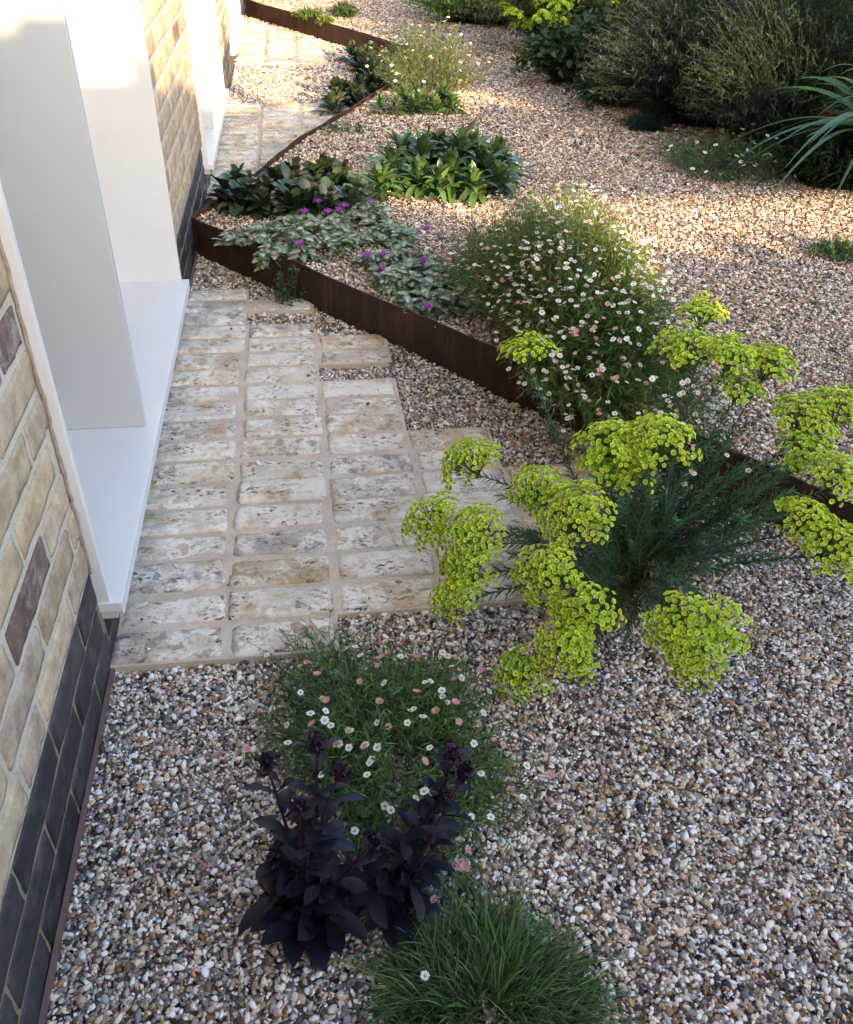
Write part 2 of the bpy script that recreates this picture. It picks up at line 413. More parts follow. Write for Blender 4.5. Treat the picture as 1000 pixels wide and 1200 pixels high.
for r in range(1, 14):
    if r != 11: p1.add((2, r))
for r in range(1, 8): p1.add((3, r))
for r in range(2, 6): p1.add((4, r))
brick_path('brick_path', Y1, p1)
Y2 = 4.00; p2 = set()
for r in range(18):
    y = Y2+(r)*PITCH
    for c in range(5):
        xr = X0+(c+1)*CW
        if xr < np.interp(y, [3.9, 4.5, 5.28, 5.9], [.235, .46, .80, 1.0])-.0 and not (r == 17 and c > 2): p2.add((c, r))
brick_path('brick_path', Y2, p2)
Y3 = 7.02; p3 = set()
for r in range(18):
    y = Y3+(r+1)*PITCH
    for c in range(3):
        if X0+(c+1)*CW < (9.30-y)*.528+.0 : p3.add((c, r))
brick_path('brick_path', Y3, p3, False)
PATHS = [(Y1, p1), (Y2, p2), (Y3, p3)]

# ------------------------------------------------------------------ house
house = thing('house', 'brick house wall with blue brick plinth and tall white framed windows', 'house', (0, 0, 0))
WX = .010                              # face of the brickwork
WIN = [(-1.53, -.02), (1.245, 2.765), (4.05, 5.555), (6.79, 8.28), (9.55, 11.05)]
ZS = .124; WH = 2.25                    # sill height, window head
BC = [((.53, .41, .27), 6), ((.49, .38, .26), 5), ((.57, .46, .32), 5), ((.47, .34, .23), 2), ((.41, .31, .23), 2), ((.50, .40, .30), 3), ((.18, .125, .105), .7)]
bc = [c for c, w in BC for _ in range(int(w*4))]
def pier(ya, yb, za=-.05, zb=2.75, fine=1, plinth=True):
    q = MB(); top = .205; fr = lambda u, v, h: (h+WX+.001, u, v)
    q.box((-.30, ya, za), (WX-.0028, yb, zb), mi=1, split=True)
    z0 = top if plinth else za; nrow = int((zb-z0)/.075); H = .0605
    for r in range(nrow):
        z = z0+.0375+r*.075; near = fine and z < 1.0
        off = (.1125 if r % 2 else 0)+.03*math.sin(r*7.3); y = ya+.004-off
        while y < yb:
            ln = .225 if rng.random() > .15 else .115
            a, b = max(y, ya+.002), min(y+ln-.014, yb-.002)
            if b-a > .02:
                c = np.array(random.choice(bc))*rng.uniform(.85, 1.12)
                brick_face(q, (a+b)/2, z+rng.normal(0, .0008), b-a, H, fr, .004, c, 16 if near else 3, 6 if near else 2, .0005 if near else .0003, .005 if near else .004, wob=.55)
            y += ln
    q.build('brickwork', [M_wallbrick, M_wallmortar], house)
def plinth(ya, yb, top=.205, fine=True):
    q = MB(); fr = lambda u, v, h: (h+WX, u, v)
    q.box((-.25, ya, -.06), (WX-.0030, yb, top-.001), mi=1, split=True)
    r = 0; z = top-.0365
    while z > -.06:
        y = ya-(.1125 if r % 2 else 0)+.01
        while y < yb:
            a, b = max(y, ya+.001), min(y+.2175, yb-.001)
            if b-a > .02:
                c = np.array([.028, .031, .038])*rng.uniform(.6, 1.7)
                brick_face(q, (a+b)/2, z, b-a, .0675, fr, .0036, c, 14 if fine else 4, 5 if fine else 3, .0002, .003, wob=.2)
            y += .225
        z -= .075; r += 1
    q.build('plinth', [M_bluebrick, M_plinthmortar], house, smooth=True)
    s = MB(); s.box((WX+.0005, ya, -.05), (WX+.0075, yb, -.008)); s.build('base_strip', M_flash, house, smooth=False)
prev = -2.4
for i, (a, b) in enumerate(WIN):
    pier(prev, a-.004, fine=(i in (1, 2)), za=.2045); plinth(prev, a-.004, fine=(i in (1, 2)))
    plinth(a-.004, b+.004, top=.098, fine=False)
    q = MB(); q.box((-.30, a-.004, WH+.02), (0, b+.004, 2.75)); q.build('lintel', M_render, house, smooth=False)
    for yy, sgn in ((a, -1), (b, 1)):
        q = MB(); zz = np.linspace(.2, WH, 160); P = np.stack([np.full(160, WX+.0005)+rng.normal(0, .0007, 160), np.full(160, yy+sgn*.004)+rng.normal(0, .0006, 160), zz], 1); tubes(q, P[None], .0034*np.exp(rng.normal(0, .12, (1, 160))), (1, 1, 1), 6)
        q.build('mortar_bead', M_bead, house)
    prev = b+.004
pier(prev, 13.0, fine=0, za=.2045); plinth(prev, 13, fine=False)
q = MB(); q.box((-3.0, -2.4, 2.752), (.12, 13.0, 2.95)); q.box((-3.0, -2.5, 2.951), (.22, 13.1, 3.0)); q.build('roof', M_render, house, smooth=False)
q = MB(); q.box((-3.0, -2.4, -.05), (-2.9, 13, 2.75)); q.box((-2.9, -2.4, -.05), (-.302, -2.3, 2.75)); q.box((-2.9, 12.9, -.05), (-.302, 13., 2.75)); q.build('rear_wall', M_render, house, smooth=False)
def bevel(o, w=.0012):
    m_ = o.modifiers.new('bevel', 'BEVEL'); m_.width = w; m_.segments = 2; m_.limit_method = 'ANGLE'; return o
for (a, b) in WIN:
    w = link('window', None, house, (0, a, 0)); W = b-a; T = .014; XF = .028; D = -.26
    q = MB(); q.box((D, 0, ZS), (XF, T, WH)); q.box((D, W-T, ZS), (XF, W, WH)); q.box((D, T, WH-T), (XF, W-T, WH)); bevel(q.build('frame', M_white, w, smooth=False))
    q = MB(); q.box((D, -.004, ZS-.022), (.050, W+.004, ZS)); q.box((.0465, -.004, ZS-.030), (.050, W+.004, ZS-.0222)); bevel(q.build('sill', M_white, w, smooth=False), .0015)
    q = MB(); q.box((.004, .001, ZS-.042), (.036, .030, ZS-.0225)); q.build('sill_bracket', M_fin, w, smooth=False)
    q = MB(); q.box((D+.02, .62, ZS+.001), (.020, .640, WH-T-.001)); bevel(q.build('fin', M_fin, w, smooth=False))
    q = MB(); q.box((D+.03, T, ZS+.06), (D+.036, W-T, WH-T)); q.build('glass', M_glass, w, smooth=False)
    q = MB()
    for (y0, y1) in ((T, T+.045), (.60, .66), (W-T-.045, W-T)): q.box((D+.015, y0, ZS+.061), (D+.055, y1, WH-T-.001))
    q.box((D+.015, T, ZS+.0005), (D+.055, W-T, ZS+.060)); q.build('glazing_bar', M_white, w, smooth=False)

# fence added unseen behind the viewpoint, its gaps and steps shaping sun and shade
FY = -3.0
blocker = thing('sun_blocker', 'added unseen close boarded fence with a narrow gap under its top rail', 'blocker', (4, FY, 0))
def fpart(name, x0, x1, z0, z1, th=.03):
    q = MB(); x = x0
    while x < x1-.001:
        e = min(x+.15, x1); q.box((x-4+.002, -th/2+rng.normal(0, .002), z0), (e-4-.002, th/2, z1+rng.normal(0, .018))); x = e
    # the butt gaps of the boards are covered behind
    q.box((x0-4, -th/2-.02, z0), (x1-4, -th/2-.006, z1-.03)); q.build(name, M_blocker, blocker, smooth=False)
fpart('blocker_panel', -5, 3.45, -.03, 2.27); fpart('blocker_panel', 3.45, 4.3, -.03, 1.68); fpart('blocker_panel', 3.45, 4.3, 2.0, 2.27)
fpart('blocker_panel', 4.3, 7.7, -.03, 1.67); fpart('blocker_panel', 4.3, 6.0, 1.84, 2.27); fpart('blocker_panel', 6.0, 7.7, 1.84, 3.0); fpart('blocker_panel', 7.7, 16, -.03, 3.3)
for x in (3.45, 4.3, 6.0, 7.7):
    q = MB(); q.box((x-4-.05, .025, -.03), (x-4+.05, .12, 2.8)); q.build('blocker_post', M_blocker, blocker, smooth=False)


# ------------------------------------------------------------------ gravel
def pebble_points():
    # density and stone size by distance; only where the view (and a step to the side) can see
    out = []
    bands = [(.15, 1.5, 50000, .0058), (1.5, 2.6, 40000, .0062), (2.6, 4.2, 28000, .0072), (4.2, 6.5, 16500, .0088), (6.5, 10.5, 10000, .0108)]
    for ya, yb, dens, s in bands:
        xa, xb = 0.008, {1.5: 1.9, 2.6: 2.3, 4.2: 3.2, 6.5: 3.1, 10.5: 3.4}[yb]
        n = int((xb-xa)*(yb-ya)*dens); x = rng.uniform(xa, xb, n); y = rng.uniform(ya, yb, n)
        P = np.stack([x, y, np.zeros(n)], 1); d = P-CAM; zc = d@FW
        u = 500+F_PX*(d@RT)/zc; v = 600-F_PX*(d@UP)/zc
        spill = np.zeros(n, bool); keep = (u > -90) & (u < 1130) & (v < 1300) & (v > -40)
        for y0, cells in PATHS:
            ci = np.floor((x-X0)/CW).astype(int); ri = np.floor((y-y0)/PITCH).astype(int)
            code = {c*1000+r for c, r in cells}
            ins = np.isin(ci*1000+ri, list(code)) & (ci >= 0) & (ri >= 0)
            stray = ins & (rng.random(n) < .0022); spill = spill | stray; keep &= ~(ins & ~stray)
        zx = zig_x(y); keep &= np.abs(x-zx) > .004
        z = np.where(x > zx, BZ, GZ)
        # gentle undulation
        z = z+.004*np.sin(x*7.1+y*3.3)*np.sin(y*6.3-x*2)+rng.uniform(-.004, .0045, n)
        z = np.where(spill, .004, z)
        sz = s*np.exp(rng.normal(0, .40, n)); sz = np.minimum(sz, s*2.3)
        k = keep; out.append(np.stack([x[k], y[k], z[k], sz[k]], 1))
    return np.concatenate(out)
PP = pebble_points()
def make_pebbles(P, name):
    n = len(P); me = bpy.data.meshes.new('gravel_points'); me.vertices.add(n)
    me.vertices.foreach_set('co', P[:, :3].astype(np.float32).ravel())
    a = me.attributes.new('psize', 'FLOAT', 'POINT'); a.data.foreach_set('value', P[:, 3].astype(np.float32))
    w = np.array([w for _, w in PAL], float); w /= w.sum(); ci = rng.choice(len(PAL), n, p=w)
    cols = np.array([c for c, _ in PAL])[ci]*np.exp(rng.normal(0, .18, (n, 1)))*np.exp(rng.normal(0, .04, (n, 3)))
    bed = P[:, 0] > zig_x(P[:, 1]); cols[bed] *= (.88, .80, .72)      # bed stones tinted darker and browner
    a = me.attributes.new('pcol', 'FLOAT_COLOR', 'POINT'); a.data.foreach_set('color', np.concatenate([np.clip(cols, 0, .85), np.ones((n, 1))], 1).astype(np.float32).ravel())
    r = np.stack([rng.normal(0, .38, n), rng.normal(0, .38, n), rng.uniform(0, 6.28, n)], 1)
    a = me.attributes.new('prot', 'FLOAT_VECTOR', 'POINT'); a.data.foreach_set('vector', r.astype(np.float32).ravel())
    o = link(name, me)
    src = bpy.data.collections.new('pebble shapes')
    import bmesh
    for i in range(12):
        b = bmesh.new(); bmesh.ops.create_icosphere(b, subdivisions=2, radius=1)
        sc = np.array([rng.uniform(.95, 1.35), rng.uniform(.7, .95), rng.uniform(.42, .68)]); cut = unit(rng.normal(0, 1, (8, 3))); lim = rng.uniform(.52, .82, 8)
        for vv in b.verts:
            p = np.array(vv.co)
            for cdir, l in zip(cut, lim):
                dd = p@cdir
                if dd > l: p = p-cdir*(dd-l)*.94
            vv.co = p*sc
        pm = bpy.data.meshes.new('pebble'); b.to_mesh(pm); b.free()
        for f in pm.polygons: f.use_smooth = True
        pm.materials.append(M_pebble); po = bpy.data.objects.new('pebble', pm); src.objects.link(po)
    ng = bpy.data.node_groups.new('scatter pebbles', 'GeometryNodeTree')
    ng.interface.new_socket('Geometry', in_out='INPUT', socket_type='NodeSocketGeometry')
    ng.interface.new_socket('Geometry', in_out='OUTPUT', socket_type='NodeSocketGeometry')
    gi = ng.nodes.new('NodeGroupInput'); go = ng.nodes.new('NodeGroupOutput')
    ip = ng.nodes.new('GeometryNodeInstanceOnPoints'); ci_ = ng.nodes.new('GeometryNodeCollectionInfo')
    ci_.inputs['Collection'].default_value = src; ci_.inputs['Separate Children'].default_value = True; ci_.inputs['Reset Children'].default_value = True
    m2p = ng.nodes.new('GeometryNodeMeshToPoints')
    def att(nm, t):
        x = ng.nodes.new('GeometryNodeInputNamedAttribute'); x.data_type = t; x.inputs['Name'].default_value = nm; return x.outputs[0]
    L = ng.links.new
    L(gi.outputs[0], m2p.inputs[0]); L(m2p.outputs[0], ip.inputs['Points']); L(ci_.outputs[0], ip.inputs['Instance'])
    ip.inputs['Pick Instance'].default_value = True
    e2r = ng.nodes.new('FunctionNodeEulerToRotation'); L(att('prot', 'FLOAT_VECTOR'), e2r.inputs[0]); L(e2r.outputs[0], ip.inputs['Rotation'])
    L(att('psize', 'FLOAT'), ip.inputs['Scale'])
    L(ip.outputs[0], go.inputs[0])
    md = o.modifiers.new('pebbles', 'NODES'); md.node_group = ng
    return tag(o, kind='stuff')
PP[:, 3] *= .60      # radius from mean stone size
gr = make_pebbles(PP, 'gravel'); tag(gr, 'loose multicoloured pea gravel in buff, white, brown and slate', 'gravel')
print('pebbles', len(PP))

#PLANTS
# ------------------------------------------------------------------ plant tools
def frames(Nn, n):
    ref = rng.normal(0, 1, (n, 3)); X = unit(np.cross(ref, Nn)); Y = np.cross(Nn, X)
    return X, Y, Nn
def stamp(mb, bv, bf, bc_, P, Nn, S, tint=None):
    """copy a small base shape to every point, facing Nn"""
    n = len(P); X, Y, Z = frames(unit(Nn), n); S = np.broadcast_to(S, (n,))[:, None, None]
    V = P[:, None] + S*(bv[None, :, 0:1]*X[:, None]+bv[None, :, 1:2]*Y[:, None]+bv[None, :, 2:3]*Z[:, None])
    C = np.broadcast_to(bc_[None], (n, len(bv), 3))
    if tint is not None: C = np.clip(C*tint[:, None], 0, 1)
    F = (bf[None]+(np.arange(n)*len(bv))[:, None, None]).reshape(-1, bf.shape[1]); mb.add(V.reshape(-1, 3), F, C.reshape(-1, 3))
def daisy_shape(kind):
    V = []; F = []; C = []
    np_ = 11 if kind != 'bud' else 7
    pc_ = {'white': (.80, .80, .78), 'pink': (.62, .30, .36), 'bud': (.42, .16, .17), 'old': (.48, .34, .20)}[kind]
    lift = {'white': .12, 'pink': .45, 'bud': 1.0, 'old': .7}[kind]
    for i in range(np_):
        a = 2*PI*i/np_; w = PI/np_*1.02; n0 = len(V); l = 1+.08*math.sin(i*2.7)
        for rr, ww, h in ((.28, .6, 0), (.7, 1., lift*.55), (l, .55, lift*(1 if kind == 'bud' else .8))):
            r2 = rr if kind != 'bud' else rr*.55
            for s in (-1, 1):
                V.append((r2*math.cos(a+s*w*ww), r2*math.sin(a+s*w*ww), h)); C.append(pc_ if rr > .3 else tuple(x*.9 for x in pc_))
        F += [(n0, n0+1, n0+3, n0+2), (n0+2, n0+3, n0+5, n0+4)]
    yc = (.60, .42, .03) if kind in ('white', 'pink') else (.35, .25, .10)
    n0 = len(V); V.append((0, 0, .24)); C.append(yc)
    for i in range(8):
        a = 2*PI*i/8; V.append((.2*math.cos(a), .2*math.sin(a), .2)); C.append(yc)
    for i in range(8):
        a = 2*PI*i/8; V.append((.34*math.cos(a), .34*math.sin(a), .0)); C.append(yc)
    for i in range(8):
        j = (i+1) % 8; F.append((n0+1+i, n0+9+i, n0+9+j, n0+1+j))
    for i in range(0, 8, 2): F.append((n0, n0+1+i, n0+1+(i+1) % 8, n0+1+(i+2) % 8))
    # green cup underneath
    n0 = len(V); V.append((0, 0, -.35)); C.append((.07, .11, .03))
    for i in range(6):
        a = 2*PI*i/6; V.append((.33*math.cos(a), .33*math.sin(a), -.02)); C.append((.07, .11, .03))
    for i in range(0, 6, 2): F.append((n0, n0+1+(i+2) % 6, n0+1+(i+1) % 6, n0+1+i))
    return np.array(V, float), np.array(F), np.array(C, float)
DAISY = {k: daisy_shape(k) for k in ('white', 'pink', 'bud', 'old')}
DMESH = {}
for k, (v_, f_, c_) in DAISY.items():
    q = MB(); q.add(v_, f_, c_); DMESH[k] = q.mesh('flower', M_petal, False)
def face_quat(nrm):
    return Vector(nrm).to_track_quat('Z', 'Y')
def add_flowers(root, P, Nn, S, kinds, name='flower', limit=100, meshes=None, shapes=None, mat=None):
    """the flowers nearest the camera are parts of their own, the rest one part"""
    meshes = meshes or DMESH; shapes = shapes or DAISY
    d = np.linalg.norm(P+np.array(root.location)-CAM, axis=1); o = np.argsort(d); many = len(P) > limit
    for r_, i in enumerate(o):
        if r_ >= limit: break
        f = bpy.data.objects.new(name, meshes[kinds[i]]); col_main.objects.link(f); f.parent = root
        f.location = P[i]; f.rotation_mode = 'QUATERNION'; f.rotation_quaternion = face_quat(Nn[i]); f.scale = (S[i],)*3
    if many:
        q = MB(); rest = o[limit:]
        for k in shapes:
            sel = np.array([i for i in rest if kinds[i] == k], int)
            if len(sel): stamp(q, *shapes[k], P[sel], Nn[sel], S[sel])
        tag(q.build(name, mat or M_petal, root), kind='stuff')
def blob(n, R, lump=.22):
    a = rng.uniform(0, 2*PI, n); ph = rng.uniform(0, 6.28, 3)
    lim = 1+lump*np.sin(2*a+ph[0])+lump*.6*np.sin(3*a+ph[1])+lump*.5*np.sin(5*a+ph[2])
    u = np.sqrt(rng.uniform(0, 1, n)); return np.stack([np.cos(a)*u*lim*R[0], np.sin(a)*u*lim*R[1]], 1), u

def daisy_clump(px, label, name='daisy_clump', R=(.2, .2), H=.2, nst=300, nl=9, ll=.018, lw=.0032, nf=60, fs=.0062,
                mix=(.65, .17, .1, .08), colr=(.055, .105, .022), straw=0., z=None, cat='daisy plant', group='daisy clumps', loose=.25, spread=.35, tight=.6):
    x, y = px; z = floor_z(x, y) if z is None else z
    root = thing(name, label, cat, (x, y, z), group)
    T, u = blob(nst, R); h = H*(1-.72*u**2)*rng.uniform(tight, 1.08, nst)
    tip = np.column_stack([T, h]); B = np.column_stack([T*spread+rng.normal(0, .01, (nst, 2)), np.full(nst, -.01)])
    Cc = B*.6+tip*.4; Cc[:, 2] = h*rng.uniform(.55, 1.0, nst)
    tip[:, :2] += rng.normal(0, loose*.12, (nst, 2))*np.array(R)*1.5
    q = MB(); sc = jit(np.array(colr)*1.15, nst, .2, .1)
    tubes(q, bez(B, Cc, tip, 6), np.linspace(.0011, .0006, 6)[None], sc, 3); stemq = q
    q = MB(); i = np.repeat(np.arange(nst), nl); t = rng.uniform(.22, .98, len(i)); p, d = bez_at(B[i], Cc[i], tip[i], t)
    D = unit(d*.6+rdir(len(i), .2)); N = unit(rdir(len(i))*.7+np.array([0, 0, 1.]))
    c = jit(colr, len(i), .26, .10); c = c*(np.exp(rng.normal(0, .18, nst))[i])[:, None]
    if straw: s = rng.random(len(i)) < straw; c[s] = jit((.22, .15, .06), s.sum(), .25)
    leaves(q, p, D, N, ll*rng.uniform(.6, 1.4, len(i)), lw*rng.uniform(.7, 1.3, len(i)), rng.uniform(0, .35, len(i)), LINE, c, .2)
    q.build('foliage', M_leaf, root)
    if nf:
        sel = rng.choice(nst, nf, replace=nf > nst); P = tip[sel].copy(); ex = rng.uniform(.006, .035, nf); P[:, 2] += ex
        off = rng.normal(0, .014, (nf, 2)); P[:, :2] += off
        A = tip[sel]-np.array([0, 0, .012]); tubes(stemq, bez(A, (A+P)/2+rng.normal(0, .003, (nf, 3)), P, 4), .0006, (.08, .12, .03), 3)
        Nn = unit(np.column_stack([T[sel]/np.array(R)*.35+rng.normal(0, .3, (nf, 2)), np.ones(nf)]))
        kinds = list(rng.choice(['white', 'pink', 'bud', 'old'], nf, p=np.array(mix)/sum(mix)))
        S = fs*rng.uniform(.8, 1.2, nf); S = np.where(np.array(kinds) == 'bud', S*.75, S)
        add_flowers(root, P, Nn, S, kinds)
    stemq.build('stem', M_leaf, root)
    return root

def rosette_clump(px, label, name, cat, heads, leafL, leafW, nleaf, prof, colr, mat, edge=None, z=None, group=None, up=.55, droop=.45, fold=.35, tall=.0, wav=.04, mid=None):
    """several rosettes of arching leaves; heads = [(dx, dy, scale, height)]"""
    x, y = px; z = floor_z(x, y) if z is None else z
    root = thing(name, label, cat, (x, y, z), group)
    for (dx, dy, s, hh) in heads:
        n = int(nleaf*rng.uniform(.85, 1.15)); a = np.arange(n)*2.39996+rng.normal(0, .2, n); k = np.linspace(0, 1, n)
        el = np.clip(.15+(up+.5)*(k**1.2)+rng.normal(0, .12, n), .02, 1.5)
        D = np.stack([np.cos(a)*np.cos(el), np.sin(a)*np.cos(el), np.sin(el)], 1); N = np.stack([-np.cos(a)*np.sin(el), -np.sin(a)*np.sin(el), np.cos(el)], 1)
        N = unit(N+rng.normal(0, .18, (n, 3)))
        B = np.array([dx, dy, hh])+np.column_stack([np.cos(a)*.006, np.sin(a)*.006, k*.02+tall*k])
        c = jit(colr, n, .22, .09); e = None if edge is None else jit(edge, n, .15, .05)
        q = MB(); L = leafL*s*rng.uniform(.7, 1.15, n)*(1-.35*k)
        leaves(q, B, D, N, L, leafW*s*rng.uniform(.8, 1.15, n)*(1-.25*k), droop*rng.uniform(.6, 1.4, n)*(1-.5*k), prof, c if mid is None else jit(mid, n, .1, .03), fold, c if mid is not None else e, wav)
        q.build('leaf_rosette', mat, root)
        if hh > .02:
            q = MB(); tubes(q, np.array([[(dx*.8, dy*.8, 0), (dx, dy, hh+.02)]]), .003, (.06, .05, .03), 5); q.build('stem', M_leaf, root)
    return root

def shrub(px, label, name, cat, R, H, nst, nl, ll, lw, colr, prof=LINE, z=None, group=None, spread=.3, mat=None, stemc=(.05, .07, .04), droop=.2, upl=.3, lean=(0, 0), tmin=.15, edge=None, srad=.002):
    x, y = px; z = floor_z(x, y) if z is None else z
    root = thing(name, label, cat, (x, y, z), group)
    T, u = blob(nst, R, .15); h = H*(1-.55*u**2)*rng.uniform(.45, 1.1, nst); tip = np.column_stack([T+np.array(lean)*h[:, None], h])
    B = np.column_stack([T*spread+rng.normal(0, .015, (nst, 2)), np.full(nst, -.01)]); Cc = B*.65+tip*.35; Cc[:, 2] = h*rng.uniform(.6, 1.05, nst)
    q = MB(); tubes(q, bez(B, Cc, tip, 7), np.linspace(srad, srad*.4, 7)[None], jit(stemc, nst), 3); q.build('stem', M_leaf, root)
    q = MB(); i = np.repeat(np.arange(nst), nl); t = rng.uniform(tmin, 1, len(i)); p, d = bez_at(B[i], Cc[i], tip[i], t)
    D = unit(d*.5+rdir(len(i), upl)); N = unit(rdir(len(i))*.6+np.array([0, 0, 1.]))
    c = jit(colr, len(i), .25, .08)*(np.exp(rng.normal(0, .25, nst))[i])[:, None]
    leaves(q, p, D, N, ll*rng.uniform(.6, 1.3, len(i)), lw*rng.uniform(.7, 1.3, len(i)), droop, prof, c, .25, edge if edge is None else np.broadcast_to(edge, (len(i), 3)))
    q.build('foliage', mat or M_leaf, root); root['_tips'] = 0; del root['_tips']
    return root, tip

# ------------------------------------------------------------------ spurge
def floret_shape():
    V = [(0, 0, .02)]; C = [(.22, .26, .02)]; F = []
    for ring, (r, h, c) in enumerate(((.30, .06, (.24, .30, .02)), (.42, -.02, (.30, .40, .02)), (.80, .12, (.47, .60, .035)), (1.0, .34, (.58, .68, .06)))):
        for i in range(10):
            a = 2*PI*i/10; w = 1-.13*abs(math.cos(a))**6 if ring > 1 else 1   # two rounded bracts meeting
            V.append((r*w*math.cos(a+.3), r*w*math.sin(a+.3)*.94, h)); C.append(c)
    for i in range(0, 10, 2): F.append((0, 1+i, 1+(i+1) % 10, 1+(i+2) % 10))
    for k in range(3):
        for i in range(10): F.append((1+k*10+i, 11+k*10+i, 11+k*10+(i+1) % 10, 1+k*10+(i+1) % 10))
    return np.array(V, float), np.array(F), np.array(C, float)
FLO = floret_shape()
SB = np.array([*at(738, 690, GZ)[:2], GZ])
spurge = thing('spurge', 'large spurge with lime green flower heads and blue green needle leaves beside the brick path', 'spurge', tuple(SB))
def needle_stem(A, Cc, T, n, name='leafy_stem', L=.030, W=.0040, c=(.052, .112, .064), r=.0022, root=None, t0=.12, t1=1., fwd=.75, bare=None):
    q = MB(); A, Cc, T = [np.array([p]) for p in (A, Cc, T)]
    tubes(q, bez(A, Cc, T, 10), np.linspace(r, r*.6, 10)[None], (.13, .17, .07), 5)
    t = np.linspace(t0, t1, n); o = np.zeros(n, int); p, d = bez_at(A[o], Cc[o], T[o], t); a = np.arange(n)*2.39996
    X = unit(np.cross(d, np.array([.2, .1, 1.])+0*d)); Y = np.cross(d, X); rad = X*np.cos(a)[:, None]+Y*np.sin(a)[:, None]
    D = unit(rad+d*fwd+rng.normal(0, .14, (n, 3))); N = unit(d-rad*.3)
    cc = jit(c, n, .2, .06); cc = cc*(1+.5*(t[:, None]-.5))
    if bare is not None:
        b_ = (t < bare) & (rng.random(n) < .8); cc[b_] = jit((.20, .14, .06), b_.sum(), .2)
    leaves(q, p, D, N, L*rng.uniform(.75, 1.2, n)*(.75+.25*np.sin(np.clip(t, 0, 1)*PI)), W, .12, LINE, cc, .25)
    return q.build(name, M_leaf, root or spurge)
def flower_head(cw, rad, axis, root, dens=1., green=.0, flat=.62, fs=.0054, base=None, col=(1, 1, 1)):
    cw = np.array(cw); axis = unit(np.array(axis, float)); X = unit(np.cross(axis, (.3, .8, .1))); Y = np.cross(axis, X)
    nray = max(5, int(30*dens*(rad/.06)**2)); k = np.arange(nray); u = np.sqrt((k+.5)/nray)*.93; a = k*2.39996+rng.normal(0, .25, nray)
    P = []; Nn = []; st = []
    for uu, aa in zip(u, a):
        rr = rad*uu*rng.uniform(.9, 1.1); h = rad*flat*(1-uu**2)*rng.uniform(.7, 1.25)+rng.normal(0, .004)
        c = cw + X*math.cos(aa)*rr + Y*math.sin(aa)*rr + axis*h
        n = unit(axis*(1.15-.45*uu)+(X*math.cos(aa)+Y*math.sin(aa))*uu*.85)
        st.append((cw-axis*rad*.55, cw-axis*rad*.1+(c-cw)*.45, c-n*.006))
        m_ = rng.integers(4, 8); sx = unit(np.cross(n, rng.normal(0, 1, 3))); sy = np.cross(n, sx); ph = rng.uniform(0, 6.28)
        for j in range(m_):
            rj = 0 if j == 0 else .0118*rng.uniform(.85, 1.2); aj = ph+j*2*PI/max(1, m_-1)
            off = sx*math.cos(aj)*rj+sy*math.sin(aj)*rj
            P.append(c+off+n*(.003 if j == 0 else rng.uniform(-.005, .002))); Nn.append(n*1.0+off*25+rng.normal(0, .15, 3))
    P = np.array(P); Nn = np.array(Nn); q = MB()
    n = len(P); tint = np.exp(rng.normal(0, .10, (n, 1)))*np.exp(rng.normal(0, .03, (n, 3)))*np.array(col)
    g = rng.random(n) < .12+green; tint[g] *= (.62, .78, .7)
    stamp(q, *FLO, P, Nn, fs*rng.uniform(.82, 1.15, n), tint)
    st = np.array(st); tubes(q, bez(st[:, 0], st[:, 1], st[:, 2], 5), .0009, (.16, .22, .04), 3)
    # small bracts below the umbel
    m_ = nray; i = rng.integers(0, m_, m_*2); B = st[i, 1]; leaves(q, B, unit(st[i, 2]-st[i, 0]+rng.normal(0, .01, (len(i), 3))), rdir(len(i), 1), .014, .008, .1, OVAL, jit((.20, .28, .04), len(i)), .3)
    o = q.build('flower_head', M_leaf, root, loc=tuple(-np.array(root.location)*0)); return o
HEADS = [ # px, py, z, radius px, density, green
 (617, 410, .34, 29, 1, .1), (548, 538, .22, 36, 1, 0), (505, 608, .17, 34, 1, .25), (552, 628, .19, 40, 1, 0), (545, 668, .16, 34, 1, .15), (532, 700, .13, 27, 1, .15),
 (630, 572, .25, 32, 1, .2), (672, 600, .26, 44, 1.1, 0), (640, 674, .21, 38, 1, 0), (683, 722, .20, 38, 1, 0), (662, 757, .17, 33, 1, .05), (612, 788, .10, 30, .9, .6),
 (800, 735, .20, 38, 1, .05), (842, 735, .20, 34, 1, .05), (818, 772, .18, 32, 1, .05),
 (715, 520, .33, 38, 1.1, 0), (772, 515, .35, 42, 1.1, 0), (738, 552, .28, 28, 1, .3), (700, 545, .29, 24, .9, .4),
 (824, 366, .42, 28, 1, 0), (806, 408, .40, 40, 1, .1), (858, 415, .42, 32, 1, 0), (900, 425, .40, 32, 1, .05), (868, 452, .36, 28, .9, .35), (740, 545, .25, 24, .9, .2),
 (945, 488, .34, 40, 1, .05), (988, 478, .36, 34, 1, 0), (945, 528, .30, 33, .9, .2), (985, 558, .32, 34, 1, 0),
 (928, 550, .28, 11, .8, 0), (925, 590, .26, 10, .8, 0), (950, 612, .26, 33, 1, 0), (978, 640, .24, 38, 1, .05), (680, 780, .13, 20, .9, .3)]
